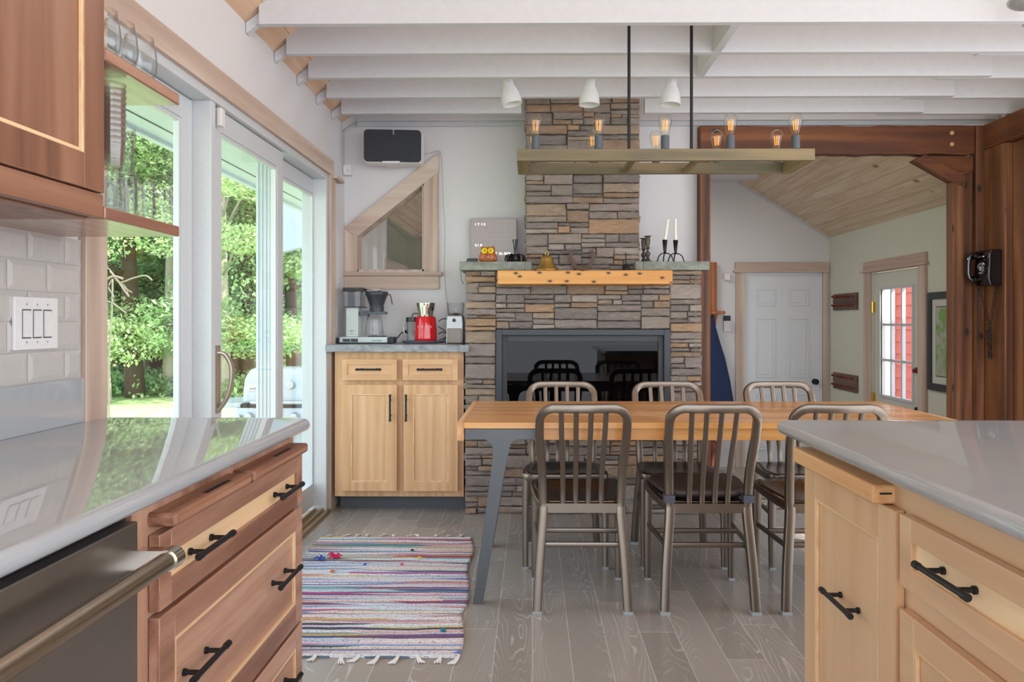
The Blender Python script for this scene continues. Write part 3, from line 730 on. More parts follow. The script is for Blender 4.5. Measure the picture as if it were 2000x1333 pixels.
for (a, b_, lab) in ((CY0 + 0.0, 1.735, 'walnut pull-out cutting board under the left worktop, nearer the camera'), (1.755, 2.17, 'walnut pull-out cutting board under the left worktop, nearer the sliding door')):
    mb = MB(); mb.box(-0.98, -0.643, a, b_, 0.826, 0.852)
    c = (a + b_) / 2
    t = tag(mb.build('cutting_board', 'walnut_y', bevel=0.008, seg=3), lab, 'cutting board', 'pull-out boards under the left worktop')
    mb = MB(); mb.box(-0.668, -0.658, c - 0.02, c + 0.10, 0.8515, 0.8528); mb.build('finger_slot', 'dark', t)
# dishwasher
dw = thing('dishwasher', 'stainless steel dishwasher with a thick tubular handle at the lower left', 'dishwasher', (-0.98, 1.0, 0))
mb = MB(); mb.box(WL + 0.003, -0.70, 0.68, 1.295, 0.09, 0.868); mb.build('body', 'dark', dw)
mb = MB(); mb.box(-0.70, -0.672, 0.69, 1.285, 0.10, 0.860); mb.build('door', 'stainless', dw, bevel=0.003)
mb = MB(); mb.tube([(-0.617, 0.70, 0.795), (-0.617, 1.275, 0.795)], 0.016, 20, (0, 0, 1)); h = mb.build('handle', 'brushed', dw, smooth=True)
mb = MB()
mb.tube([(-0.617, 1.272, 0.795), (-0.617, 1.302, 0.795)], 0.0185, 20, (0, 0, 1)); mb.box(-0.672, -0.617, 1.275, 1.300, 0.779, 0.811)
mb.build('end_bracket', 'chrome', h, smooth=True)
mb = MB(); mb.box(-0.672, -0.617, 0.70, 0.725, 0.779, 0.811); mb.build('end_bracket', 'chrome', h)
# filler stile between dishwasher and cabinet is the carcass edge
# upper cabinet and shelves
uc = thing('wall_cabinet', 'reddish brown wood wall cabinet hanging at the upper left', 'cabinet', (-1.12, 1.3, 1.43))
mb = MB(); mb.box(WL + 0.003, -0.982, 0.55, 1.69, 1.448, 2.32); mb.box(WL + 0.003, -1.0, 0.55, 1.685, 1.43, 1.448)
mb.build('carcass', 'cherry_shade_z', uc, bevel=0.001)
mb = MB(); mb.box(-0.982, -0.962, 0.55, 1.69, 1.431, 1.483); mb.build('valance', 'cherry_shade_y', uc, bevel=0.0015)
UF = lambda u, v, d: (-0.96 + d, u, v)
for (a, b_) in ((0.55, 1.10), (1.11, 1.69)):
    front(UF, 'door', a, b_, 1.487, 2.31, 0, uc, ('cherry_shade_z', 'cherry_shade_z', 'bead'), rail=0.075)
# valance lines on the door (light lower rail bead as in the photograph)
for (z_, lab, zz) in ((1.430, 'lower walnut shelf holding tumblers at the end of the wall cabinet', 1.459), (1.787, 'upper walnut shelf holding stemless glasses at the end of the wall cabinet', 1.818)):
    mb = MB(); mb.box(WL + 0.004, -0.96, 1.693, 2.053, z_, zz)
    s = tag(mb.build('wall_shelf', 'shelf', bevel=0.004), lab, 'shelf', 'open shelves left of the sliding doors')
# glasses
def tumbler(name, r0, r1, h, mat, th=0.003, base=0.008, rib=False):
    mb = MB(); pr = [(r0 * 0.0, 0), (r0 * 0.95, 0), (r0, 0.004)]
    n = 10
    for i in range(1, n + 1):
        t = i / n; pr.append((r0 + (r1 - r0) * t + (0.0012 * math.sin(t * 40) if rib else 0), h * t))
    inn = [(r1 - th, h), (r0 - th + 0.001, base + 0.004), (0.0, base)]
    mb.lathe(pr + inn, n=28)
    bmesh.ops.remove_doubles(mb.b, verts=mb.b.verts[:], dist=1e-6)
    return mb.build(name, mat, at=(0, 0, 0), smooth='all')
t0 = tumbler('tumbler', 0.027, 0.025, 0.108, 'glass', 0.0035, 0.014)
spots = []
for px_, k in ((317, 0), (283, 0), (262, 1), (247, 0), (226, 1), (215, 0)):
    spots.append((px_, k))
names = ['nearest the open right end of the shelf', 'second from the right end of the shelf', 'third from the right end of the shelf', 'fourth from the right end of the shelf', 'fifth from the right end of the shelf', 'last before the wall cabinet']
for i, (px_, k) in enumerate(spots):
    xx = -1.005 - 0.06 * k
    yy = YX(px_, xx)
    o = t0 if i == 0 else t0.copy()
    if i: COL.objects.link(o)
    o.location = (xx, yy, 1.460)
    tag(o, f'clear glass tumbler on the lower shelf, {names[i]}', 'glass', 'clear tumblers on the lower shelf')
# second row behind, stacked amber tumblers stand on them
for i, px_ in enumerate((232, 205)):
    o = t0.copy(); COL.objects.link(o); o.location = (-1.12, YX(px_, -1.12), 1.460)
    tag(o, 'clear tumbler at the back of the lower shelf ' + ('under the brown glass stack' if i else 'behind the front row'), 'glass', 'clear tumblers on the lower shelf')
sx_, sy_ = -1.02, YX(217, -1.02)
am = tumbler('stacked_cup', 0.027, 0.033, 0.075, 'amber_glass', 0.002, 0.006, True)
ordw = ['bottom', 'second', 'third', 'fourth', 'fifth', 'sixth', 'seventh', 'eighth', 'ninth', 'topmost']
for i in range(10):
    o = am if i == 0 else am.copy()
    if i: COL.objects.link(o)
    o.location = (sx_, sy_, 1.569 + 0.0145 * i)
    tag(o, f'brown ribbed cup, {ordw[i]} of the nested stack on the tumblers' if i in (0, 9) else f'brown ribbed cup, {ordw[i]} from the bottom of the nested stack', 'cup', 'nested stack of brown cups')
tall = tumbler('tall_glass', 0.026, 0.030, 0.13, 'glass', 0.0035, 0.012)
tall.location = (-1.06, YX(240, -1.06), 1.569)
tag(tall, 'tall clear glass standing upside beside the brown cup stack', 'glass')
# stemless wine glasses on the upper shelf
mb = MB(); pr = [(0, 0), (0.024, 0), (0.034, 0.006), (0.041, 0.025), (0.043, 0.045), (0.040, 0.075), (0.034, 0.112)]
mb.lathe(pr + [(0.0325, 0.112), (0.0385, 0.075), (0.0415, 0.045), (0.039, 0.026), (0.030, 0.010), (0, 0.006)], n=32)
bmesh.ops.remove_doubles(mb.b, verts=mb.b.verts[:], dist=1e-6)
wg = mb.build('stemless_wine_glass', 'glass', at=(0, 0, 0), smooth='all')
for i, (px_, lab) in enumerate(((272, 'nearest the right end of the shelf'), (233, 'in the middle of the three'), (198, 'half hidden by the wall cabinet'))):
    o = wg if i == 0 else wg.copy()
    if i: COL.objects.link(o)
    xx = -1.012; o.location = (xx, YX(px_, xx), 1.819)
    tag(o, f'stemless wine glass on the upper shelf, {lab}', 'glass', 'stemless wine glasses on the upper shelf')
# switch plate
ys0, ys1 = YX(27, -1.272), YX(112, -1.272)
sw = thing('light_switch', 'white triple rocker light switch on the tiled wall', 'light switch', (-1.276, (ys0 + ys1) / 2, 1.125))
mb = MB(); mb.box(-1.278, -1.270, ys0, ys1, 1.128, 1.262); mb.build('cover_plate', 'plastic', sw, bevel=0.002)
for k in range(3):
    yc = ys0 + (ys1 - ys0) * (0.26 + 0.24 * k)
    mb = MB(); mb.prism([(-1.2705, 1.16), (-1.2645 if k != 1 else -1.2685, 1.16), (-1.2685 if k != 1 else -1.2645, 1.227), (-1.2705, 1.227)], 'Y', yc - 0.0145, yc + 0.0145)
    rk = mb.build('rocker', 'plastic', sw)
    mb = MB(); mb.box(-1.2702, -1.2698, yc - 0.0175, yc + 0.0175, 1.1565, 1.2305); mb.build('rocker_recess', 'toe', rk)
    for zz_ in (1.147, 1.243):
        mb = MB(); mb.lathe([(0, 0.0012), (0.003, 0.0008), (0.003, 0)], (-1.270, yc, zz_), 10, 'X'); mb.build('screw', 'silver', sw)

# ================================================================== ISLAND
mb_side = -1
worktop('countertop', 0.70, 1.75, 0.55, 2.20, 'white glossy quartz worktop of the island at the right', side=-1)
IFc = lambda u, v, d: (0.735 - d, u, v)
isl = thing('kitchen_island', 'honey coloured wood island cabinet with black bar pulls at the lower right', 'cabinet', (1.2, 1.4, 0))
mb = MB(); mb.box(0.757, 1.70, 0.60, 2.06, 0.09, 0.876); mb.build('carcass', 'oak_y', isl, bevel=0.001)
mb = MB(); mb.box(0.81, 1.66, 0.62, 2.02, 0.0, 0.09); mb.build('toe_kick', 'toe', isl)
im = ('isl_z', 'isl_z', 'bead')
d_ = front(IFc, 'door', 1.545, 2.055, 0.10, 0.815, 0, isl, im, rail=0.075, handle=[(1.70, 1.865, 0.541, 0.541)])
front(IFc, 'drawer', 0.90, 1.525, 0.672, 0.815, 0, isl, ('oak_y', 'bead', 'bead'), rail=0.045, bead=False, handle=[(1.245, 1.41, 0.749, 0.749)])
front(IFc, 'drawer', 0.90, 1.525, 0.40, 0.625, 0, isl, ('oak_y', 'oak_y', 'bead'), rail=0.055, handle=[(1.245, 1.41, 0.52, 0.52)])
front(IFc, 'drawer', 0.90, 1.525, 0.10, 0.38, 0, isl, ('oak_y', 'oak_y', 'bead'), rail=0.055, handle=[(1.245, 1.41, 0.25, 0.25)])
mb = MB(); mb.box(0.710, 1.05, 1.59, 2.075, 0.817, 0.858)
cbt = tag(mb.build('cutting_board', 'butcher', bevel=0.006, seg=3), 'thick maple cutting board pulled out under the island worktop', 'cutting board')
mb = MB(); mb.box(0.725, 0.75, 1.5888, 1.5915, 0.838, 0.842); mb.build('finger_slot', 'dark', cbt)

# ================================================================== BACK CABINET
BF = lambda u, v, d: (u, 4.74 - d, v)
bcx0, bcx1 = -1.245, -0.432
bc = thing('base_cabinet', 'honey wood base cabinet with two drawers and two doors left of the fireplace', 'cabinet', ((bcx0 + bcx1) / 2, 4.95, 0))
mb = MB(); mb.box(bcx0, bcx1, 4.76, WB - 0.004, 0.097, 1.008); mb.build('carcass', 'oak_z', bc, bevel=0.001)
mb = MB(); mb.box(bcx0 + 0.01, bcx1, 4.86, WB - 0.01, 0.0, 0.097); mb.build('toe_kick', 'toe', bc)
om = ('oak_z', 'oak_z', 'bead')
def pxu(p): return X(p, 4.72)
for (a, b_) in ((667, 775), (786, 894)):
    c = (a + b_) / 2
    front(BF, 'drawer', pxu(a), pxu(b_), Z(744, 4.72), Z(702, 4.72), 0.0 + 0.018, bc, ('oak_x', 'oak_x', 'bead'), rail=0.035, bead=False,
          handle=[(pxu(c) - 0.075, pxu(c) + 0.075, Z(722, 4.72), Z(722, 4.72))])
for (a, b_, hx) in ((667, 775, 763), (788, 894, 794)):
    front(BF, 'door', pxu(a), pxu(b_), Z(961, 4.72), Z(752, 4.72), 0.018, bc, om, rail=0.058,
          handle=[(pxu(hx), pxu(hx), Z(822, 4.72), Z(772, 4.72))])
mb = MB(); mb.box(WL + 0.003, -0.447, 4.69, WB - 0.002, 1.009, 1.054); mb.box(-0.449, -0.392, 4.67, 4.695, 1.009, 1.054)
tag(mb.build('stone_countertop', 'slab_grey', bevel=0.004), 'rough-edged grey stone counter on the cabinet left of the fireplace', 'countertop')
CT = 1.055

# ================================================================== FIREPLACE
def stones(mb, rect, place, rng, dmin=0.0, dmax=0.035, maxw=0.34, maxh=0.10):
    stack = [rect]; out = []
    while stack:
        a, b_, c, d = stack.pop(); w_, h_ = b_ - a, d - c
        if h_ > 0.27 and w_ > 0.15:
            t = rng.uniform(0.35, 0.65); stack += [(a, b_, c, c + h_ * t), (a, b_, c + h_ * t, d)]; continue
        if w_ > 0.42 and rng.random() < 0.9 or w_ > maxw and h_ < 0.16:
            t = rng.uniform(0.35, 0.65); stack += [(a, a + w_ * t, c, d), (a + w_ * t, b_, c, d)]; continue
        if h_ > maxh or (h_ > 0.055 and rng.random() < 0.55 and w_ / h_ < 3.5):
            t = rng.uniform(0.32, 0.68); stack += [(a, b_, c, c + h_ * t), (a, b_, c + h_ * t, d)]; continue
        if w_ > maxw or (w_ > 0.15 and rng.random() < 0.3):
            t = rng.uniform(0.35, 0.65); stack += [(a, a + w_ * t, c, d), (a + w_ * t, b_, c, d)]; continue
        out.append((a, b_, c, d))
    g = 0.0014
    for a, b_, c, d in out:
        dep = rng.uniform(dmin, dmax); j = lambda k=0.0022: rng.uniform(-k, k)
        k = 0.007
        nu = max(2, int((b_ - a) / 0.035)); back = [(a + g, c + g), (b_ - g, c + g), (b_ - g, d - g), (a + g, d - g)]
        # outline with wavy top/bottom, then an inset raised face
        jl, jr = j(0.004), j(0.004)
        bot = [(a + g + (b_ - a - 2 * g) * i / nu, c + g + abs(j())) for i in range(nu + 1)]
        top = [(b_ - g - (b_ - a - 2 * g) * i / nu, d - g - abs(j())) for i in range(nu + 1)]
        ol = bot + top
        cxm, czm = (a + b_) / 2, (c + d) / 2
        def shrink(p, k):
            sx = (b_ - a - 2 * k) / (b_ - a); sz = max(0.3, (d - c - 2 * k) / (d - c))
            return (cxm + (p[0] - cxm) * sx, czm + (p[1] - czm) * sz)
        R0 = [mb.b.verts.new(place(p[0], p[1], -0.02)) for p in ol]
        R1 = [mb.b.verts.new(place(p[0], p[1], dep + j(0.003))) for p in ol]
        tl = j(0.006)
        R2 = [mb.b.verts.new(place(*shrink(p, k), dep + 0.006 + j(0.004) + tl * (p[0] - cxm) / (b_ - a))) for p in ol]
        n = len(ol)
        for A, B in ((R0, R1), (R1, R2)):
            for i in range(n): mb.b.faces.new((A[i], A[(i + 1) % n], B[(i + 1) % n], B[i]))
        cen = mb.b.verts.new(place(cxm, czm, dep + 0.008 + j(0.003)))
        for i in range(n): mb.b.faces.new((R2[i], R2[(i + 1) % n], cen))
rng = random.Random(11)
fp = thing('fireplace', 'tall ledge stone fireplace with chimney breast on the back wall', 'fireplace', (0.32, 4.95, 0))
FX0, FX1, FY = X(908, 4.71), X(1371, 4.71), 4.745
FT = 1.516
ix0, ix1, iz0, iz1 = X(968, 4.70), X(1310, 4.70), 0.56, Z(643, 4.70)
mb = MB()
frontp = lambda u, v, d: (u, FY - d, v)
stones(mb, (FX0, ix0, 0.0, FT), frontp, rng); stones(mb, (ix1, FX1, 0.0, FT), frontp, rng)
stones(mb, (ix0, ix1, iz1, FT), frontp, rng, 0.0, 0.03); stones(mb, (ix0, ix1, 0.0, iz0), frontp, rng)
leftp = lambda u, v, d: (FX0 + 0.03 - d, u, v)
rightp = lambda u, v, d: (FX1 - 0.03 + d, u, v)
stones(mb, (FY, WB, 0.0, FT), leftp, rng); stones(mb, (FY, 5.09, 0.0, FT), rightp, rng)
mb.build('surround', 'stone', fp)
mb = MB(); bx0, bx1 = FX0 + 0.04, FX1 - 0.04
mb.box(bx0, ix0, FY, WB - 0.002, 0, FT); mb.box(ix1, bx1, FY, 5.09, 0, FT); mb.box(ix0, ix1, FY, WB - 0.002, iz1, FT); mb.box(ix0, ix1, FY, WB - 0.002, 0, iz0)
mb.box(X(1030, 4.85), X(1247, 4.85), 4.845, WB - 0.002, FT, 3.0)
mb.build('core', 'mortar', fp)
mb = MB(); CYF = 4.825
cxa, cxb = X(1027, 4.79), X(1250, 4.79)
stones(mb, (cxa, cxb, 1.42, 3.0), lambda u, v, d: (u, CYF - d, v), rng)
stones(mb, (CYF, WB, FT, 3.0), lambda u, v, d: (cxa + 0.03 - d, u, v), rng); stones(mb, (CYF, WB, FT, 3.0), lambda u, v, d: (cxb - 0.03 + d, u, v), rng)
mb.build('chimney_breast', 'stone', fp)
ST = Z(511, 4.68)
for (a, b_, ye) in ((897, 1039, WB - 0.002), (1241, 1386, 5.088)):
    mb = MB(); x0_, x1_ = X(a, 4.68), X(b_, 4.68)
    yback = WB - 0.002 if a < 1000 else 5.09
    xi0, xi1 = (x0_, cxa - 0.005) if a < 1000 else (cxb + 0.005, x1_)
    mb.box(xi0, xi1, 4.68, yback, FT, ST)
    if a < 1000: mb.box(cxa - 0.005, x1_, 4.68, 4.77, FT, ST)
    else: mb.box(x0_, cxb + 0.005, 4.68, 4.77, FT, ST)
    s = mb.build('stone_shelf', 'slab_green', fp, bevel=0.004)
mb = MB(); mx0, mx1 = X(971, 4.56), X(1314, 4.56); MT = Z(528, 4.56)
mb.box(mx0, mx1, 4.56, 4.79, Z(556, 4.56), min(MT, FT - 0.001) if MT < FT else MT)
MT = max(v.co.z for v in mb.b.verts)
mb.build('mantel_beam', 'mantel', fp, bevel=0.006)
# insert
ins = thing('gas_fireplace_insert', 'wide black-framed glass fireplace insert set in the stone', 'fireplace insert', ((ix0 + ix1) / 2, 4.80, iz0))
mb = MB(); k = 0.038; a, b_, c, d = ix0 + 0.002, ix1 - 0.002, iz0 + 0.002, iz1 - 0.002
mb.box(a, a + k, 4.70, 4.78, c, d); mb.box(b_ - k, b_, 4.70, 4.78, c, d); mb.box(a + k, b_ - k, 4.70, 4.78, d - k, d); mb.box(a + k, b_ - k, 4.70, 4.78, c, c + k)
mb.build('frame', 'frame_grey', ins, bevel=0.003)
mb = MB(); k2 = 0.03; a2, b2, c2, d2 = a + k, b_ - k, c + k, d - k
mb.box(a2, a2 + k2, 4.735, 4.76, c2, d2); mb.box(b2 - k2, b2, 4.735, 4.76, c2, d2); mb.box(a2 + k2, b2 - k2, 4.735, 4.76, d2 - k2 * 1.3, d2); mb.box(a2 + k2, b2 - k2, 4.735, 4.76, c2, c2 + k2)
mb.build('inner_frame', 'firebox', ins, bevel=0.003)
mb = MB(); mb.box(a2 + k2, b2 - k2, 4.752, 4.756, c2 + k2, d2 - k2 * 1.3); mb.build('glass_pane', 'fire_glass', ins)
mb = MB(); mb.box(a, b_, 5.13, 5.15, c, d); mb.box(a, a + 0.02, 4.78, 5.13, c, d); mb.box(b_ - 0.02, b_, 4.78, 5.13, c, d); mb.box(a, b_, 4.78, 5.13, c, c + 0.02); mb.box(a, b_, 4.78, 5.13, d - 0.02, d)
mb.build('firebox', 'firebox', ins)
for q in range(6):
    mb = MB(); rr = random.Random(q); xx = a + 0.2 + q * 0.13
    mb.tube([(xx - 0.1, 4.90 + rr.uniform(-.03, .05), c + 0.06), (xx + 0.05, 4.93 + rr.uniform(-.03, .05), c + 0.09 + rr.uniform(0, .04)), (xx + 0.14, 4.97, c + 0.10)], 0.032, 9)
    mb.build('ceramic_log', 'log', ins, smooth='all')
mb = MB(); 
for q in range(60):
    rr = random.Random(q + 50); xx = rr.uniform(a + 0.08, b_ - 0.08); s_ = rr.uniform(.01, .022); zz = c + 0.02
    mb.lathe([(0, 0), (s_, 0.003), (s_ * .8, s_), (0, s_ * 1.3)], (xx, rr.uniform(4.82, 5.05), zz), 6)
tag(mb.build('ember_bed', 'pewter', ins), kind='stuff')

# ================================================================== WINDOW TRIM ON THE BACK WALL
mb = MB(); yf = WB - 0.022
P = lambda px_, py_: (X(px_, yf), Z(py_, yf))
mb.prism([P(672, 532), P(697, 532), P(697, 462), P(672, 446)], 'Y', yf, WB - 0.001)
mb.prism([P(828, 532), P(856, 532), P(856, 336), P(828, 357)], 'Y', yf, WB - 0.001)
win = struct('window_2', mb, 'pale_z', at=(X(760, WB), WB, Z(565, WB)), bevel=0.001)
mb = MB(); mb.prism([P(672, 445.5), P(697, 462), P(857, 335), P(857, 297)], 'Y', yf - 0.002, WB - 0.001); mb.build('sloping_casing', 'pale_x', win, bevel=0.001)
mb = MB(); mb.box(P(670, 0)[0], P(864, 0)[0], yf - 0.035, WB - 0.001, P(0, 539)[1], P(0, 531.5)[1]); mb.build('sill', 'pale_x', win, bevel=0.003)
mb = MB(); mb.box(P(672, 0)[0], P(857, 0)[0], yf, WB - 0.001, P(0, 565)[1], P(0, 539)[1]); mb.build('apron', 'pale_x', win, bevel=0.001)
mb = MB()
(ax, az), (bx, bz), (cx, cz), (dx, dz) = win_in
t = 0.012
mb.prism([(ax, az), (ax + t, az), (dx + t, dz), (dx, dz)], 'Y', WB, WB + 0.11); mb.prism([(bx - t, bz), (bx, bz), (cx, cz), (cx - t, cz)], 'Y', WB, WB + 0.11)
mb.prism([(dx, dz), (cx, cz), (cx, cz - t), (dx, dz - t)], 'Y', WB, WB + 0.11); mb.prism([(ax, az), (bx, bz), (bx, bz + t), (ax, az + t)], 'Y', WB, WB + 0.11)
mb.build('jamb', 'pale_z', win)
mb = MB(); mb.prism([(ax + t, az + t), (bx - t, bz + t), (cx - t, cz - t * 1.5), (dx + t, dz - t)], 'Y', WB + 0.06, WB + 0.064); mb.build('pane', 'pane', win)

# ================================================================== TIMBER FRAME
by = 5.10
mb = MB(); bx0, bx1 = X(1367, by), X(1904.5, by)
n = 26; rr = random.Random(3)
zt, zb_ = Z(246, by, 2), Z(301, by, 2)
outl = [(bx0 + (bx1 - bx0) * i / n, zb_ + rr.uniform(-0.008, 0.006)) for i in range(n + 1)] + [(bx1 - (bx1 - bx0) * i / n, zt + rr.uniform(-0.004, 0.004)) for i in range(n + 1)]
mb.prism(outl, 'Y', by, by + 0.085); tb = tag(mb.build('timber_beam', 'barn_x', bevel=0.006), 'rough brown barn beam spanning the opening to the mudroom', 'beam')
for q, (px_, py_) in enumerate(((1859, 260), (1859, 282))):
    mb = MB(); mb.lathe([(0.014, 0), (0.014, -0.004), (0, -0.005)], (X(px_, by), by, Z(py_, by, 2.8)), 12, 'Y'); mb.build('peg', 'oak_x', tb)
mb = MB(); mb.box(X(1367, by), X(1388, by), by, by + 0.19, 0, zb_ - 0.006); tag(mb.build('timber_post', 'barn_z', bevel=0.006), 'narrow dark brown post right of the fireplace', 'post')
mb = MB(); mb.box(X(1861, by), X(1884, by), by, by + 0.085, -0.0, zb_ - 0.12); mb.box(X(1884, by), X(1905, by), by + 0.03, by + 0.085, 0, zb_ - 0.01)
tag(mb.build('timber_post', 'barn_z', bevel=0.006), 'thick brown corner post left of the rotary telephone', 'post')
mb = MB(); mb.prism([(X(1784, by), Z(313, by, 2.6)), (X(1806, by), Z(302, by, 2.6)), (X(1884, by), Z(344, by, 2.8)), (X(1884, by), Z(366, by, 2.8)), (X(1862, by), Z(357, by, 2.8))], 'Y', by - 0.01, by + 0.07)
tag(mb.build('knee_brace', 'barn_x', bevel=0.004), 'diagonal brown knee brace in the top right corner of the opening', 'beam')
mb = MB(); mb.prism([(X(1806, by), Z(303, by, 2.6)), (X(1905, by), Z(303, by, 2.6)), (X(1905, by), Z(332, by, 2.8)), (X(1884, by), Z(344, by, 2.8))], 'Y', by + 0.02, by + 0.07)
tag(mb.build('timber_block', 'barn_x', bevel=0.004), 'dark triangular timber filling above the knee brace', 'beam')
# right timber wall
TX = 3.02
mb = MB(); mb.box(X(1905, by), TX - 0.001, by - 0.006, by + 0.085, 0, zt); tag(mb.build('timber_strip', 'barn_z', bevel=0.003), 'narrow orange-brown timber strip in the right corner', 'post')
ty0, ty1 = YX(1963, TX), YX(1926, TX)
mb = MB(); mb.box(TX, TX + 0.13, ty0, by + 0.085, 0, 2.349); tag(mb.build('timber_post', 'barn_z', bevel=0.008), 'broad brown post carrying the black rotary telephone', 'post')
mb = MB(); mb.box(TX - 0.004, TX + 0.13, 4.0, by + 0.084, 2.35, 2.515); tag(mb.build('timber_beam', 'barn_y', bevel=0.008), 'brown top beam running towards the camera at the right edge', 'beam')
rr = random.Random(5); y = ty0 - 0.002; k = 0
plab = ['beside the telephone post', 'second from the telephone post', 'third from the telephone post', 'fourth from the telephone post', 'fifth from the telephone post', 'sixth from the telephone post']
while y > 4.0:
    wd = rr.uniform(0.14, 0.19); mb = MB(); mb.box(TX + 0.045, TX + 0.13, y - wd, y - 0.003, 0, 2.345)
    tag(mb.build('wall_plank', 'barn_z', bevel=0.005), f'upright brown wall plank at the right edge, {plab[k]}', 'plank', 'upright planks at the right edge'); y -= wd; k += 1

# ================================================================== SPEAKER, SENSORS
spk = thing('wall_speaker', 'dark grey smart speaker with white shell mounted on a bracket above the sloping window', 'speaker', (X(766, 4.98), 5.03, Z(316, 4.98)))
ys = 4.98
x0_, x1_, z0_, z1_ = X(709, ys), X(824, ys), Z(316, ys), Z(250, ys)
def rbox(mb, x0, x1, z0, z1, y0, y1, r, slope=0.0, n=6):
    pts = []
    for cx_, cz_, a0 in ((x1 - r, z1 - r, 0), (x0 + r, z1 - r, 90), (x0 + r, z0 + r, 180), (x1 - r, z0 + r, 270)):
        for i in range(n + 1):
            a = R(a0 + 90 * i / n); px_, pz_ = cx_ + r * math.cos(a), cz_ + r * math.sin(a)
            pts.append((px_, pz_ - slope * (px_ - x0) / (x1 - x0)))
    mb.prism(pts, 'Y', y0, y1); return pts
mb = MB(); rbox(mb, x0_, x1_, z0_, z1_, ys + 0.008, ys + 0.12, 0.028, 0.008); mb.build('shell', 'plastic', spk, smooth=True)
mb = MB(); rbox(mb, x0_ + 0.005, x1_ - 0.005, z0_ + 0.005, z1_ - 0.005, ys, ys + 0.01, 0.026, 0.008); mb.build('grille', 'jacket_grey', spk)
mb = MB(); xm = X(766, ys); mb.box(xm - 0.066, xm + 0.066 * 0.75, ys - 0.004, ys + 0.14, z0_ - 0.008, z0_ + 0.006); mb.box(xm - 0.03, xm + 0.03, ys + 0.12, WB - 0.001, z0_ + 0.02, z0_ + 0.12); mb.build('bracket', 'plastic', spk, bevel=0.002)
textpart([('SONOS', 0.014, (xm + 0.004, ys - 0.0005, z1_ - 0.018), (PI / 2, PI / 2, 0), dict(align='CENTER'))], 'text_light', 'logo_lettering', spk)
# speaker cable
mb = MB(); yc = WB - 0.03
pc = lambda a, b_, y=None: (X(a, y or yc), y or yc, Z(b_, y or yc))
mb.tube(smoothpath([pc(823, 303), pc(838, 299), pc(852, 295), pc(861, 299), pc(864, 340), pc(866, 400), pc(869, 450), pc(868, 520), pc(870, 560), pc(874, 600), pc(876, 618, 5.10), pc(874, 652, 5.06)], 6), 0.0025, 6)
tag(mb.build('cable', 'cable_white', smooth='all'), 'thin cable hanging from the speaker down the wall to the counter', 'cable')
mb = MB(); mb.box(X(671, 5.15), X(687, 5.15), 5.13, WB - 0.001, Z(342, 5.15), Z(321, 5.15)); t = tag(mb.build('motion_sensor', 'plastic', bevel=0.006), 'white square motion sensor in the left corner beside the window', 'sensor')
mb = MB(); mb.lathe([(0.010, 0), (0.010, -0.003), (0, -0.004)], (X(680, 5.13), 5.13, Z(332, 5.13)), 12, 'Y'); mb.build('lens', 'white', t)

# ================================================================== COUNTER APPLIANCES
yA = 4.93
s_ = F_PX / yA
xA = lambda p: X(p, yA); zA = lambda p: Z(p, yA)
zoff = CT - zA(0)  # unused helper
cm = thing('coffee_maker', 'pale mint drip coffee maker with black lid and brew basket on the stone counter', 'coffee maker', (xA(716), yA + 0.06, CT))
hz = lambda p: CT + (668.5 - p) * yA / F_PX      # heights measured above the counter line
mb = MB(); mb.box(xA(664), xA(757), yA - 0.02, yA + 0.14, CT + 0.001, hz(655.5)); mb.build('base', 'mint', cm, bevel=0.004)
mb = MB(); mb.box(xA(659), xA(664), yA - 0.02, yA + 0.14, CT + 0.001, hz(657)); mb.box(xA(757), xA(768), yA - 0.0, yA + 0.13, CT + 0.001, hz(656)); mb.box(xA(664), xA(757), yA - 0.023, yA + 0.1, CT, CT + 0.008); mb.build('end_cap', 'black_plastic', cm, bevel=0.003)
for a in (671.5, 687): 
    mb = MB(); mb.box(xA(a), xA(a + 13.5), yA - 0.026, yA - 0.02, hz(665), hz(659)); mb.build('rocker_switch', 'smoke', cm, bevel=0.001)
mb = MB(); mb.box(xA(674), xA(698), yA + 0.02, yA + 0.12, hz(655.5), hz(597)); mb.build('column', 'mint', cm, bevel=0.004)
textpart([('KBGT', 0.011, (xA(686), yA + 0.019, hz(645)), (PI / 2, 0, 0), dict(align='CENTER')), ('Select', 0.008, (xA(686), yA + 0.019, hz(650)), (PI / 2, 0, 0), dict(align='CENTER'))], 'text_dark', 'column_lettering', cm)
textpart([('MOCCAMASTER', 0.0088, (xA(737), yA - 0.021, hz(663.5)), (PI / 2, 0, 0), dict(align='CENTER'))], 'text_dark', 'base_lettering', cm)
mb = MB(); mb.prism([(xA(674), hz(597)), (xA(704), hz(597)), (xA(707), hz(564)), (xA(672), hz(564))], 'Y', yA + 0.0, yA + 0.13); mb.build('water_tank', glass('smoky_tank_plastic', (0.72, 0.74, 0.77, 1), 1.2, 0.3), cm)
mb = MB(); mb.box(xA(670), xA(708), yA - 0.006, yA + 0.136, hz(565), hz(559)); mb.box(xA(667), xA(710), yA - 0.004, yA + 0.134, hz(566), hz(564.5)); mb.build('tank_lid', 'black_plastic', cm, bevel=0.002)
mb = MB(); mb.box(xA(672), xA(708), yA - 0.003, yA + 0.133, hz(598), hz(596)); mb.build('tank_base', 'black_plastic', cm, bevel=0.001)
mb = MB(); mb.tube([(xA(706), yA + 0.06, hz(562)), (xA(738), yA + 0.06, hz(562))], 0.004, 8); mb.tube([(xA(736), yA + 0.06, hz(566)), (xA(740), yA + 0.06, hz(560))], 0.009, 8); mb.build('water_pipe', 'chrome', cm, smooth='all')
mb = MB(); bxm = xA(732); by_ = yA + 0.065
mb.lathe([(0, hz(566)), (0.070, hz(566)), (0.076, hz(569)), (0.074, hz(573)), (0.066, hz(576)), (0.044, hz(595)), (0.043, hz(606)), (0, hz(606))][::-1], (bxm, by_, 0), 28)
mb.build('brew_basket', 'smoke', cm, smooth=True)
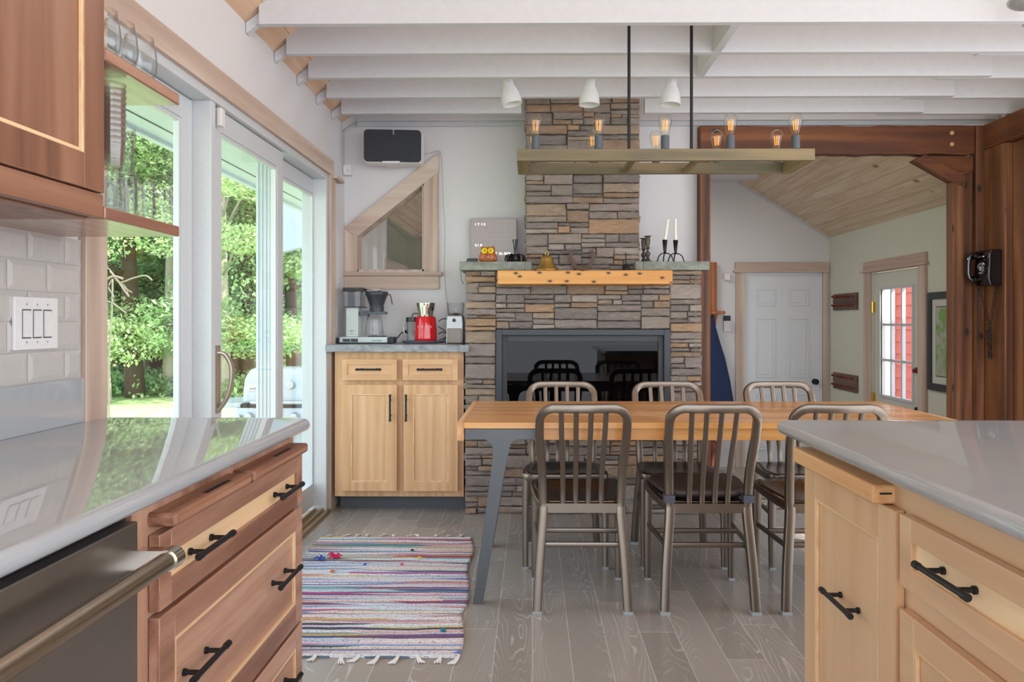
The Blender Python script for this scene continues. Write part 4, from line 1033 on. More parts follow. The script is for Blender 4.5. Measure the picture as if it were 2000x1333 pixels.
mb = MB()
for q in range(16):
    a = 2 * PI * q / 16; mb.box(-0.0015, 0.0015, -0.0475, -0.043, hz(605.5), hz(593), Matrix.Translation((bxm, by_, 0)) @ Matrix.Rotation(a, 4, 'Z'))
mb.build('basket_ribs', 'grey_plastic', cm)
mb = MB(); mb.sweep(smoothpath([(xA(752), by_, hz(572)), (xA(758), by_, hz(572.5)), (xA(760), by_, hz(578)), (xA(762.5), by_, hz(592))], 5), rrect(0.006, 0.014), (0, 1, 0)); mb.build('basket_handle', 'black_plastic', cm, smooth=True)
mb = MB(); mb.box(xA(700), xA(716), yA + 0.03, yA + 0.10, hz(614), hz(605)); mb.box(xA(714), xA(751), by_ - 0.045, by_ + 0.045, hz(611), hz(606)); mb.build('basket_arm', 'grey_plastic', cm, bevel=0.003)
mb = MB(); mb.lathe([(0.001, hz(655)), (0.060, hz(655)), (0.062, hz(651)), (0.052, hz(625)), (0.042, hz(613)), (0.040, hz(613)), (0.049, hz(626)), (0.058, hz(650)), (0.001, hz(653.5))], (xA(727), by_, 0), 28); mb.build('glass_carafe', 'glass', cm, smooth='all')
mb = MB(); mb.lathe([(0, hz(655.5)), (0.062, hz(655.5)), (0.062, hz(654)), (0, hz(654))], (xA(733), by_, 0), 24); mb.build('hot_plate', 'black', cm)
# red milk frother
sm = thing('milk_frother', 'glossy red milk frother with chrome top on a grey tray on the stone counter', 'milk frother', (xA(829.5), yA, CT))
c0 = (xA(829.5), yA + 0.05, 0)
mb = MB(); mb.lathe([(0, hz(669)), (0.062, hz(669)), (0.0735, hz(664.5)), (0.0735, hz(662)), (0.0715, hz(640)), (0.067, hz(622)), (0.060, hz(619)), (0, hz(619))], c0, 40); mb.build('red_body', 'red', sm, smooth=True)
mb = MB(); mb.lathe([(0, hz(619.5)), (0.046, hz(619.5)), (0.049, hz(612)), (0.058, hz(603)), (0.063, hz(593)), (0.063, hz(592.5)), (0.058, hz(592)), (0, hz(591))], c0, 40); mb.build('chrome_jug', 'chrome', sm, smooth=True)
mb = MB(); mb.box(c0[0] - 0.008, c0[0] + 0.008, c0[1] - 0.070, c0[1] - 0.055, hz(617), hz(596)); mb.build('spout', 'chrome', sm, bevel=0.004)
tx = []
for q, ch in enumerate('SMEG'):
    u = (q - 1.5) * 0.030; a = u / 0.072
    tx.append((ch, 0.017, (c0[0] + 0.0728 * math.sin(a), c0[1] - 0.0728 * math.cos(a), hz(641)), (PI / 2, 0, a), dict(align='CENTER')))
textpart(tx, 'text_light', 'lettering', sm)
mb = MB(); pts = rbox(mb, -0.0, 0.0, 0, 0, 0, 0, 0.0) if False else None
mb.lathe([(0, 0), (0.086, 0), (0.094, 0.006), (0.096, 0.015), (0.090, 0.017), (0, 0.013)], (0, 0, 0), 36, m=Matrix.Diagonal((1.28, 0.75, 1)))
for v in mb.b.verts: v.co += Vector((xA(819), yA + 0.05, CT + 0.001))
tag(mb.build('tray', 'grey_plastic', smooth=True), 'oval slate grey tray under the red frother', 'tray')
for v_ in sm.children:
    v_.location.z += 0.012
# french press style jug behind
jr = thing('glass_press_jug', 'small glass jug with black lid and curved handle left of the red frother', 'jug', (xA(802), yA + 0.06, CT + 0.016))
c1 = (xA(802), yA + 0.065, 0)
mb = MB(); mb.lathe([(0.001, hz(666)), (0.036, hz(666)), (0.037, hz(664)), (0.037, hz(625)), (0.035, hz(625)), (0.035, hz(663)), (0.001, hz(664))], c1, 28); mb.build('jar', 'glass', jr, smooth='all')
mb = MB(); mb.lathe([(0, hz(626)), (0.040, hz(626)), (0.042, hz(622)), (0.040, hz(617)), (0, hz(616))], c1, 24); mb.build('lid', 'black_plastic', jr, smooth=True)
mb = MB(); mb.tube(smoothpath([(c1[0] - 0.038, c1[1], hz(626)), (c1[0] - 0.058, c1[1], hz(630)), (c1[0] - 0.054, c1[1], hz(646)), (c1[0] - 0.036, c1[1], hz(654))], 5), 0.005, 8); mb.build('handle', 'silver', jr, smooth='all')
# grinder
gr = thing('coffee_grinder', 'silver coffee grinder with clear bean hopper beside the fireplace stones', 'coffee grinder', (xA(888), yA + 0.03, CT))
c2_ = (xA(888), yA + 0.06, 0)
mb = MB(); pr = [(xA(871), hz(668.5)), (xA(904), hz(668.5)), (xA(904.5), hz(630)), (xA(903), hz(614)), (xA(873), hz(614)), (xA(871.5), hz(630))]
mb.prism(pr, 'Y', yA, yA + 0.13); mb.build('body', 'silver', gr, bevel=0.006)
mb = MB(); mb.box(xA(873.5), xA(902), yA - 0.012, yA + 0.02, hz(668), hz(639)); mb.build('grounds_bin', plain('coffee_brown_bin', '#6b5542', 0.15, coat=0.5), gr, bevel=0.004)
mb = MB(); mb.lathe([(0, 0), (0.012, -0.001), (0.012, -0.006), (0, -0.007)], (xA(887), yA, hz(623)), 18, 'Y'); mb.build('dial', 'black_plastic', gr)
mb = MB(); mb.lathe([(0.043, hz(614)), (0.052, hz(611)), (0.058, hz(588)), (0.056, hz(588)), (0.050, hz(610.5)), (0.041, hz(613))], c2_, 28); mb.build('hopper', 'glass', gr, smooth='all')
mb = MB(); rr = random.Random(9)
for q in range(60):
    a, r_ = rr.uniform(0, 2 * PI), rr.uniform(0, 0.045); s__ = 0.006
    mb.lathe([(0, -s__ * .6), (s__ * .7, 0), (0, s__ * .6)], (c2_[0] + r_ * math.cos(a), c2_[1] + r_ * math.sin(a), hz(612.5) + rr.uniform(0, 0.010)), 6)
tag(mb.build('coffee_beans', 'log', gr), kind='stuff')
# cables on the counter
mb = MB()
cp = lambda a, b_, dy=0.0: (xA(a), yA + dy, hz(b_))
mb.tube(smoothpath([cp(768, 661, .05), cp(774, 657, .05), cp(779, 648, .1), cp(782, 646, .15)], 5), 0.004, 8); mb.box(xA(780), xA(787), yA + 0.15, yA + 0.2, hz(650), hz(643))
tag(mb.build('power_cable', 'cable', smooth='all'), 'black plug cable rising behind the coffee maker base', 'cable')
mb = MB()
mb.tube(smoothpath([cp(799, 615, .12), cp(801, 610, .13), cp(807, 609, .14), cp(814, 612, .14)], 5), 0.003, 8)
tag(mb.build('power_cable', 'cable', smooth='all'), 'short black cable arching over the glass jug lid', 'cable')
for q, (pp, lab) in enumerate((([cp(852, 626, .12), cp(858, 621, .13), cp(866, 620, .14), cp(871, 622, .15)], 'upper black cable between red frother and grinder'),
                 ([cp(851, 635, .12), cp(860, 641, .13), cp(868, 648, .14), cp(870, 655, .12), cp(862, 664, .08), cp(855, 667, .06)], 'looping black cable beside the red frother'),
                 ([cp(852, 651, .10), cp(859, 647, .12), cp(868, 650, .14), cp(866, 658, .10), cp(856, 662, .06), cp(862, 666, .05), cp(870, 664, .08)], 'tangled black cable at the grinder foot'))):
    mb = MB(); mb.tube(smoothpath(pp, 6), 0.003, 8); tag(mb.build('power_cable', 'cable', smooth='all'), lab, 'cable')

# ================================================================== ON THE STONE SHELF
yS = 4.77; S0 = ST + 0.001
xs = lambda p: X(p, yS)
hs = lambda p, base=511.0: S0 + (base - p) * yS / F_PX
# word clock
yW = 5.13
cl = thing('word_clock', 'square taupe word clock leaning on the wall, reading it is six o\'clock', 'clock', (X(964, yW), yW, S0))
x0_, x1_ = X(918.5, yW), X(1009, yW); zb0, zt0 = S0, Z(427, yW)
mb = MB(); mb.box(x0_, x1_, yW, yW + 0.02, zb0, zt0); mb.build('face', 'grey_panel', cl, bevel=0.002)
W_ = x1_ - x0_; H_ = W_ * 1.0
rows = ['IT IS HALF TEN', 'QUARTER TWENTY', 'FIVE MINUTES TO', 'PAST TWO THREE', 'ONE FOUR FIVE', 'SIX SEVEN EIGHT', 'NINE TEN ELEVEN', "TWELVE O'CLOCK"]
dim, lit = [], []
for i, rw in enumerate(rows):
    words_ = rw.split(); n_l = sum(len(q) for q in words_)
    zz = zt0 - H_ * (0.145 + 0.0905 * i)
    span = W_ * 0.78; x = x0_ + W_ * 0.105
    gap = max(0.4, (14.6 - n_l) / max(1, len(words_) - 1)) if i else None
    unit = span / 14.6
    cur = 0.0
    if i == 0: words_ = ['IT', 'IS', 'HALF', 'TEN']; starts = [0, 2.5, 6.2, 11.6]
    else:
        starts = []; 
        for q in words_: starts.append(cur); cur += len(q) + gap
    for wd, st in zip(words_, starts):
        on = wd in ('IT', 'IS', 'SIX', "O'CLOCK")
        for ci, ch in enumerate(wd):
            (lit if on else dim).append((ch, H_ * 0.064 if on else H_ * 0.06, (x + (st + ci) * unit, yW - 0.0006, zz), (PI / 2, 0, 0), {}))
textpart(dim, 'letter', 'unlit_lettering', cl); textpart(lit, 'letter_on', 'lit_lettering', cl)
# small dark frame lying at left
mb = MB(); mb.prism([(4.74, S0), (4.86, S0), (4.86, S0 + 0.034)], 'X', X(911, 4.8), X(932, 4.8))
tag(mb.build('photo_stand', 'frame_grey', bevel=0.002), 'small dark tilted picture stand at the left end of the stone shelf', 'picture stand')
# owl
ow = thing('owl_figurine', 'small orange-brown ceramic owl with yellow eyes on the stone shelf', 'figurine', (xs(953), yS, S0))
mb = MB(); c_ = (xs(953), yS, S0); mb.lathe([(0, 0), (0.044, 0), (0.054, 0.014), (0.057, 0.032), (0.052, 0.052), (0.044, 0.068), (0.043, 0.082), (0.036, 0.095), (0, 0.097)], c_, 28, m=Matrix.Diagonal((1, 0.85, 1)))
for v in mb.b.verts: pass
mb.build('body', 'owl', ow, smooth='all')
for sgn in (-1, 1):
    mb = MB(); mb.lathe([(0.013, 0), (0.008, 0.012), (0.001, 0.022)], (c_[0] + sgn * 0.034, c_[1] - 0.005, S0 + 0.083), 12); mb.build('ear', 'owl', ow, smooth='all')
    mb = MB(); mb.lathe([(0.019, 0), (0.018, -0.006), (0, -0.008)], (c_[0] + sgn * 0.020, c_[1] - 0.037, S0 + 0.070), 20, 'Y'); e_ = mb.build('eye', 'yellow', ow, smooth='all')
    mb = MB(); mb.lathe([(0.005, 0), (0.004, -0.003), (0, -0.004)], (c_[0] + sgn * 0.018, c_[1] - 0.0445, S0 + 0.071), 12, 'Y'); mb.build('pupil', 'dark', e_)
    mb = MB(); mb.lathe([(0, 0), (0.022, 0.002), (0.024, 0.02), (0.014, 0.04), (0, 0.044)], (c_[0] + sgn * 0.046, c_[1] - 0.008, S0 + 0.008), 12, m=Matrix.Diagonal((0.45, 1, 1))); mb.build('wing', 'owl', ow, smooth='all')
mb = MB(); mb.lathe([(0.007, 0), (0.004, -0.006), (0, -0.012)], (c_[0], c_[1] - 0.040, S0 + 0.062), 8, 'Y'); mb.build('beak', 'orange', ow)
mb = MB()
for q, (a, b_) in enumerate(((-.012, .045), (.012, .045), (0, .037), (-.018, .03), (.018, .03), (-.006, .022), (.010, .019), (0, .048))):
    mb.lathe([(0.0035, 0), (0.003, -0.003), (0, -0.004)], (c_[0] + a, c_[1] - 0.0465, S0 + b_), 8, 'Y')
mb.build('chest_spots', 'dark', ow)
# iron candle holder left
ih = thing('candle_holder', 'squat dark iron flower-shaped candle holder on the left stone shelf', 'candle holder', (xs(1005), yS, S0))
mb = MB(); cx_ = xs(1006)
for q in range(7):
    a = 2 * PI * q / 7 + 0.3
    pts = smoothpath([(cx_ + 0.012 * math.cos(a), yS + 0.012 * math.sin(a), S0 + 0.042), (cx_ + 0.032 * math.cos(a), yS + 0.032 * math.sin(a), S0 + 0.050), (cx_ + 0.058 * math.cos(a), yS + 0.058 * math.sin(a), S0 + 0.043), (cx_ + 0.064 * math.cos(a), yS + 0.064 * math.sin(a), S0 + 0.018), (cx_ + 0.058 * math.cos(a), yS + 0.058 * math.sin(a), S0 + 0.003)], 4)
    mb.sweep(pts, rrect(0.022, 0.004), (math.cos(a), math.sin(a), 0.3))
mb.lathe([(0, 0.002), (0.035, 0.002), (0.030, 0.03), (0.012, 0.05), (0, 0.05)], (cx_, yS, S0), 18)
mb.build('base', 'iron', ih, smooth=True)
for a, b_, c, nm in ((1003, 1008, 0.006, 'stem'), (1004, 1001, 0.003, 'stem')):
    mb = MB(); mb.tube([(xs(a + 2), yS, S0 + 0.045), (xs(b_ + 1), yS, hs(466))], c, 10, scale=[0.5, 1.5]); mb.build(nm, 'iron', ih, smooth=True)
# brass bell
yM = 4.64; M0 = MT + 0.001
xm_ = lambda p: X(p, yM); hm = lambda p, base=527.5: M0 + (base - p) * yM / F_PX
be = thing('brass_bell', 'large brass bell standing on the wooden mantel', 'bell', (xm_(1068), yM, M0))
c_ = (xm_(1068), yM, M0)
mb = MB(); mb.lathe([(0.073, 0), (0.076, 0.004), (0.069, 0.012), (0.054, 0.028), (0.043, 0.045), (0.040, 0.072), (0.037, 0.084), (0.022, 0.091), (0.008, 0.093), (0.008, 0.096), (0, 0.096)], c_, 36); mb.build('cup', 'brass', be, smooth='all')
mb = MB(); mb.tube([(c_[0] + 0.010 * math.cos(2 * PI * i / 14), c_[1], M0 + 0.108 + 0.013 * math.sin(2 * PI * i / 14)) for i in range(14)], 0.0035, 8, (0, 1, 0), True); mb.build('loop', 'brass', be, smooth='all')
# horseshoe
mb = MB(); yh = 4.745
def hp(a, b_): return (X(a, yh), yh, M0 + (527.5 - b_) * yh / F_PX)
pts = smoothpath([hp(1116, 486), hp(1115, 500), hp(1121, 514), hp(1134, 523), hp(1148, 519), hp(1157, 505), hp(1158, 493), hp(1154, 485)], 6)
mb.sweep(pts, rrect(0.026, 0.010, 0.2), (0, 1, 0))
hsx = tag(mb.build('horseshoe', 'rust', smooth=True), 'rusty iron horseshoe propped upright on the wooden mantel', 'horseshoe')
mb = MB()
for a in (1116.5, 1154.5): mb.lathe([(0.007, 0), (0.007, -0.008), (0, -0.009)], (X(a, yh), yh, M0 + (527.5 - 486) * yh / F_PX), 8, 'Y')
mb.build('nail', 'rust', hsx)
# small pewter bell
b2_ = thing('hand_bell', 'small dark pewter hand bell at the right end of the wooden mantel', 'bell', (xm_(1222), yM, M0))
c_ = (xm_(1222.5), yM, M0)
mb = MB(); mb.lathe([(0.027, 0), (0.028, 0.003), (0.024, 0.010), (0.021, 0.03), (0.018, 0.038), (0.006, 0.042), (0, 0.042)], c_, 24); mb.build('cup', 'iron', b2_, smooth='all')
mb = MB(); mb.lathe([(0.003, 0.042), (0.004, 0.06), (0.0025, 0.068), (0.005, 0.078), (0.0025, 0.088), (0.005, 0.098), (0.003, 0.108), (0, 0.112)], c_, 12); mb.build('handle', 'iron', b2_, smooth='all')
# turned bronze candlesticks
for i, (a, dy, hgt, lab) in enumerate(((1265, 0.0, 0.165, 'front turned bronze candlestick beside the chimney'), (1257, 0.06, 0.158, 'rear turned bronze candlestick, partly hidden beside the chimney'))):
    t = thing('candlestick', lab, 'candlestick', (xs(a), yS + dy, S0), 'turned bronze candlesticks')
    k = hgt / 0.165
    mb = MB(); xx = X(a, yS + dy)
    mb.lathe([(r_, z_ * k) for r_, z_ in ((0, 0), (0.030, 0), (0.030, 0.006), (0.016, 0.014), (0.010, 0.026), (0.008, 0.034), (0.016, 0.048), (0.016, 0.060), (0.007, 0.070), (0.007, 0.080), (0.014, 0.090), (0.010, 0.100), (0.013, 0.112), (0.016, 0.140), (0.013, 0.158), (0.024, 0.163), (0.024, 0.165), (0, 0.165))], (xx, yS + dy, S0), 24)
    mb.build('stem', 'pewter', t, smooth=True)
# iron candle holders with candles
for i, (a, ct, lean, side_) in enumerate(((1298, 1305, 1, 'left'), (1320, 1319, 0, 'right'))):
    xx = xs(a); yy = yS - 0.01 + i * 0.02
    t = thing('candle_holder', f'black three-legged iron candle holder, {side_} of the pair on the right stone shelf', 'candle holder', (xx, yy, S0), 'iron candle holders on the right')
    mb = MB(); mb.lathe([(0.0, 0.052), (0.007, 0.052), (0.009, 0.07), (0.016, 0.140), (0.012, 0.140), (0, 0.135)], (xx, yy, S0), 20); mb.build('cup', 'iron', t, smooth='all')
    for q in range(3):
        ang = R((200, 340, 90)[q]); ca, sa = math.cos(ang), math.sin(ang)
        mb = MB(); mb.sweep(smoothpath([(xx, yy, S0 + 0.054), (xx + ca * .020, yy + sa * .020, S0 + 0.054), (xx + ca * .042, yy + sa * .042, S0 + 0.036), (xx + ca * .052, yy + sa * .052, S0 + 0.008), (xx + ca * .060, yy + sa * .060, S0 + 0.003)], 4), rrect(0.007, 0.007), (0, 0, 1)); mb.build('leg', 'iron', t, smooth=True)
    z0c = S0 + 0.1405; top = Z(429 if i == 0 else 428, yy)
    dx_ = (X(ct, yy) - xx) if lean else -0.001
    mb = MB(); mb.tube([(xx + dx_ * 0.1, yy, z0c), (xx + dx_, yy, top)], 0.0105, 16, scale=[1.05, 0.82])
    cnd = tag(mb.build('candle', 'candle', smooth=True), f'ivory taper candle {"leaning" if lean else "standing straight"} in the {side_} iron holder', 'candle', 'ivory taper candles')
    mb = MB(); mb.tube([(xx + dx_, yy, top), (xx + dx_ + 0.002, yy, top + 0.007)], 0.0012, 5); mb.build('wick', 'dark', cnd)
# thin cable at the left side of the fireplace
mb = MB(); mb.tube(smoothpath([(X(900, 4.72), 4.72, Z(531, 4.72)), (X(901, 4.72), 4.72, Z(545, 4.72)), (X(905, 4.72), 4.725, Z(555, 4.72))], 5), 0.0018, 6)
tag(mb.build('cable', 'cable', smooth='all'), 'short black cable dropping from the left stone shelf end', 'cable')

# ================================================================== TABLE
TY0, TY1, TX0, TX1, TZ = 3.20, 4.06, -0.318, 1.84, 0.772
tb = thing('dining_table', 'long butcher block dining table on tapered steel legs', 'table', ((TX0 + TX1) / 2, (TY0 + TY1) / 2, 0))
mb = MB(); mb.box(TX0 + 0.028, TX1 - 0.028, TY0, TY1, TZ - 0.026, TZ); mb.build('tabletop', 'table', tb, bevel=0.002)
for a, b_ in ((TX0, TX0 + 0.028), (TX1 - 0.028, TX1)):
    mb = MB(); mb.box(a, b_, TY0 - 0.002, TY1 + 0.002, TZ - 0.078, TZ + 0.001); mb.build('end_board', 'butcher', tb, bevel=0.003)
for y in (TY0 + 0.012, TY1 - 0.034):
    mb = MB(); mb.box(TX0 + 0.32, TX1 - 0.32, y, y + 0.022, TZ - 0.076, TZ - 0.026); mb.build('apron', 'table', tb, bevel=0.002)
def legpoly(x0, sgn):
    q = lambda u, z: (x0 + sgn * u, z)
    pts = [q(0.002, 0.744), (q(0.305, 0.744)), q(0.305, 0.700)]
    for i in range(7):
        a = R(90 + 90 * i / 6); pts.append(q(0.235 + 0.045 * math.cos(a) - 0.0, 0.655 + 0.045 * math.sin(a)))
    pts += [q(0.170, 0.56), q(0.078, 0.003), q(0.036, 0.003), q(0.112, 0.56), q(0.120, 0.64)]
    for i in range(7):
        a = R(90 * i / 6); pts.append(q(0.075 + 0.045 * math.cos(a), 0.655 + 0.045 * math.sin(a)))
    pts += [q(0.002, 0.700)]
    return pts
for x0, sgn in ((TX0 + 0.03, 1), (TX1 - 0.03, -1)):
    for y, d in ((TY0 + 0.004, 1), (TY1 - 0.012, -1)):
        mb = MB(); mb.prism(legpoly(x0, sgn), 'Y', y, y + 0.008)
        # inner flange along the leg's inner edge
        a = [(x0 + sgn * 0.190, 0.655), (x0 + sgn * 0.170, 0.56), (x0 + sgn * 0.078, 0.003)]
        yy0, yy1 = (y + 0.008, y + 0.045) if d > 0 else (y - 0.037, y)
        mb.prism([a[1], a[2], (a[2][0] - sgn * 0.006, a[2][1]), (a[1][0] - sgn * 0.006, a[1][1])], 'Y', yy0, yy1)
        mb.build('leg', 'steel_leg', tb, bevel=0.001)

# ================================================================== CHAIRS
def make_chair(cushion):
    t = thing('dining_chair', 'x', 'chair', (0, 0, 0))
    hw_s, hw_f, hw_b = 0.160, 0.186, 0.172
    # rear legs + back loop (one bent tube): y negative = towards the back
    def side(s):
        return [(s * hw_f, -0.005, 0.012), (s * 0.176, 0.012, 0.20), (s * hw_s, 0.030, 0.40), (s * (hw_s + 0.002), 0.032, 0.46), (s * 0.166, 0.015, 0.58), (s * 0.176, -0.030, 0.72), (s * 0.176, -0.062, 0.80)]
    L = smoothpath(side(-1), 5); Rr = smoothpath(side(1), 5)
    for P_ in (L, Rr):
        k = next(i for i, p in enumerate(P_) if p.z >= 0.425)
        mb = MB(); mb.sweep(P_[:k + 1], rrect(0.037, 0.034, 0.14), (0, 1, 0)); lg = mb.build('leg', 'chair', t, smooth=True)
        mb = MB(); p = P_[0]; mb.box(p.x - 0.020, p.x + 0.020, p.y - 0.018, p.y + 0.018, 0.0, 0.014); mb.build('foot', 'foot', lg, bevel=0.001)
    k = next(i for i, p in enumerate(L) if p.z >= 0.425)
    arc = []
    for i in range(1, 9):
        a = R(180 - 90 * i / 8); arc.append(Vector((-0.176 + 0.062 + 0.062 * math.cos(a), -0.062 - 0.022 * math.sin(a), 0.80 + 0.052 * math.sin(a))))
    mid = [Vector((x, -0.088 - 0.010 * (1 - (x / 0.114) ** 2), 0.852)) for x in (-0.06, 0, 0.06)]
    arcR = [Vector((-p.x, p.y, p.z)) for p in arc[::-1]]
    mb = MB(); mb.sweep(L[k:] + arc + mid + arcR + Rr[k:][::-1], rrect(0.035, 0.030, 0.2), (0, 1, 0)); bk = mb.build('back_frame', 'chair', t, smooth=True)
    for i in range(4):
        xt = (-1.5 + i) * 0.060; xb_ = (-1.5 + i) * 0.053
        mb = MB(); mb.sweep(smoothpath([(xt, -0.084, 0.845), (xt * 0.97, -0.050, 0.74), (xb_ * 1.02, -0.002, 0.60), (xb_, 0.026, 0.50), (xb_, 0.033, 0.435)], 4), rrect(0.021, 0.013, 0.2), (0, 1, 0)); mb.build('slat', 'chair', bk, smooth=True)
    mb = MB(); mb.box(-0.150, 0.150, 0.018, 0.046, 0.408, 0.446)
    # seat apron going round
    ap = smoothpath([(-0.160, 0.035, 0.428), (-0.180, 0.12, 0.432), (-0.198, 0.30, 0.440), (-0.196, 0.40, 0.444), (-0.15, 0.425, 0.445), (0, 0.432, 0.445), (0.15, 0.425, 0.445), (0.196, 0.40, 0.444), (0.198, 0.30, 0.440), (0.180, 0.12, 0.432), (0.160, 0.035, 0.428)], 4)
    mb.sweep(ap, rrect(0.020, 0.034, 0.25), (0, 0, 1)); mb.build('seat_rail', 'chair', t, smooth=True)
    # dished seat
    mb = MB(); nx, ny = 14, 12; V = {}
    for i in range(nx + 1):
        for j in range(ny + 1):
            u, v = -1 + 2 * i / nx, j / ny
            hw = 0.152 + 0.046 * min(1, v * 1.5); y = 0.040 + 0.392 * v
            if v > 0.85: hw *= 1 - 0.10 * ((v - 0.85) / 0.15) ** 2
            x = u * hw
            z = 0.452 + 0.012 * v - 0.017 * (1 - u * u) * math.sin(PI * min(1, v * 1.05)) 
            V[i, j] = mb.b.verts.new((x, y, z))
    V2 = {k_: mb.b.verts.new((v.co.x, v.co.y, v.co.z - 0.006)) for k_, v in V.items()}
    for i in range(nx):
        for j in range(ny):
            mb.b.faces.new((V[i, j], V[i + 1, j], V[i + 1, j + 1], V[i, j + 1])); mb.b.faces.new((V2[i, j], V2[i, j + 1], V2[i + 1, j + 1], V2[i + 1, j]))
    for i in range(nx):
        for j in (0, ny): mb.b.faces.new((V[i, j], V[i + 1, j], V2[i + 1, j], V2[i, j]))
    for j in range(ny):
        for i in (0, nx): mb.b.faces.new((V[i, j], V[i, j + 1], V2[i, j + 1], V2[i, j]))
    mb.build('seat', 'chair_seat', t, smooth='all')
    for s in (-1, 1):
        P_ = [(s * 0.192, 0.402, 0.436), (s * 0.194, 0.405, 0.22), (s * 0.194, 0.408, 0.012)]
        mb = MB(); mb.sweep(P_, rrect(0.033, 0.032, 0.14), (0, 1, 0), scale=[1.15, 1, 0.85]); lg = mb.build('leg', 'chair', t, smooth=True)
        mb = MB(); mb.box(s * 0.194 - 0.014, s * 0.194 + 0.014, 0.395, 0.421, 0, 0.014); mb.build('foot', 'foot', lg, bevel=0.001)
        mb = MB(); mb.sweep([(s * 0.172, 0.02, 0.268), (s * 0.193, 0.40, 0.262)], rrect(0.014, 0.022, 0.3), (0, 0, 1)); mb.build('stretcher', 'chair', t, smooth=True)
    for y, hw in ((0.055, 0.172), (0.27, 0.184)):
        mb = MB(); mb.sweep([(-hw, y, 0.266), (hw, y, 0.266)], rrect(0.014, 0.022, 0.3), (0, 0, 1)); mb.build('stretcher', 'chair', t, smooth=True)
    if cushion:
        pass
    return t
ch = make_chair(False)
KIDS = {}
for o in bpy.data.objects:
    if o.parent is not None: KIDS.setdefault(o.parent.name, []).append(o)
def kids(o): return KIDS.get(o.name, [])
def dup(root, loc, rotz, label):
    def cp_(o, par):
        c = o.copy(); COL.objects.link(c)
        if par is not None: c.parent = par
        for k in kids(o): cp_(k, c)
        return c
    c = cp_(root, None); c.location = loc; c.rotation_euler = (0, 0, rotz); c['label'] = label; return c
G = 'metal slat-back chairs around the dining table'
ch['group'] = G
ch.location = (0.205, 3.115, 0); ch['label'] = 'brushed metal slat-back chair on the near side, closest to the rug'
mid_ch = dup(ch, (0.728, 3.115, 0), 0, 'brushed metal slat-back chair with a dark seat cushion, near side middle')
dup(ch, (1.225, 3.115, 0), R(-1), 'brushed metal slat-back chair partly hidden behind the island worktop')
dup(ch, (0.160, 4.085, 0), PI, 'far-side metal slat-back chair in front of the left of the fireplace')
dup(ch, (0.735, 4.085, 0), PI, 'far-side metal slat-back chair in front of the right edge of the fireplace')
dup(ch, (1.345, 4.085, 0), PI + R(1), 'far-side metal slat-back chair in front of the white mudroom door')
# cushion on the middle chair
cu = thing('seat_cushion', 'dark brown tie-on seat cushion on the middle near-side chair', 'cushion', (0.728, 3.33, 0.462))
mb = MB(); prof = [(0.0, -0.0), (0.94, 0.0), (1.0, 0.35), (1.0, 0.7), (0.93, 1.0), (0.5, 1.08), (0.0, 1.1)]
nseg = 40; rings = []
for r_, h_ in prof:
    ring = []
    for i in range(nseg):
        a = 2 * PI * i / nseg; c_, s__ = math.cos(a), math.sin(a)
        ex = 0.45; ux = math.copysign(abs(c_) ** ex, c_); uy = math.copysign(abs(s__) ** ex, s__)
        tap = 1 + 0.08 * uy
        ring.append(mb.b.verts.new((0.728 + 0.196 * r_ * ux * tap, 3.335 + 0.186 * r_ * uy, 0.467 + 0.034 * h_)))
    rings.append(ring)
for A, B in zip(rings, rings[1:]):
    for i in range(nseg): mb.b.faces.new((A[i], A[(i + 1) % nseg], B[(i + 1) % nseg], B[i]))
bmesh.ops.remove_doubles(mb.b, verts=mb.b.verts[:], dist=1e-5)
mb.build('pad', 'cushion', cu, smooth='all')
for s in (-1, 1):
    mb = MB(); xx = 0.728 + s * 0.162
    mb.box(xx - 0.021, xx + 0.021, 3.123, 3.128, 0.452, 0.482); mb.box(xx - 0.021, xx + 0.021, 3.166, 3.170, 0.452, 0.482); mb.box(xx - 0.021, xx - 0.018, 3.128, 3.166, 0.452, 0.482); mb.box(xx + 0.018, xx + 0.021, 3.128, 3.166, 0.452, 0.482)
    mb.build('strap', 'strap', cu)

# ================================================================== CHANDELIER
ya_, yb_ = 3.48, 3.785
fz0, fz1 = Z(313.5, ya_, .6), Z(290.5, ya_, .6)
fx0, fx1 = X(1009.5, ya_), X(1592, ya_)
cd = thing('chandelier', 'long grey-brown wooden frame chandelier with ten filament bulbs over the table', 'chandelier', ((fx0 + fx1) / 2, 3.63, fz0))
k = 0.03
for y0_, y1_ in ((ya_, ya_ + k), (yb_ - 0.0, yb_ + k)):
    mb = MB(); mb.box(fx0, fx1, y0_, y1_, fz0, fz1); mb.build('rail', 'light_frame', cd, bevel=0.0015)
for x0_, x1_ in ((fx0, fx0 + 0.05), (fx1 - 0.05, fx1)):
    mb = MB(); mb.box(x0_, x1_, ya_ + k, yb_, fz0, fz1); mb.build('end_rail', 'light_frame_y', cd, bevel=0.0015)
for px_ in (1228.5, 1350.5):
    xx = X(px_, 3.64)
    mb = MB(); mb.box(xx - 0.014, xx + 0.014, ya_ + k, yb_, fz0 + 0.002, fz0 + 0.022); mb.build('cross_bar', 'light_frame_y', cd, bevel=0.001)
    mb = MB(); mb.tube([(xx, 3.64, fz0 + 0.02), (xx, 3.64, 2.76)], 0.0075, 14, (0, 1, 0)); mb.build('rod', 'black', cd, smooth=True)
mb = MB(); mb.box(X(1215, 3.64), X(1365, 3.64), 3.60, 3.68, 2.75, 2.77); mb.build('canopy', 'black', cd)
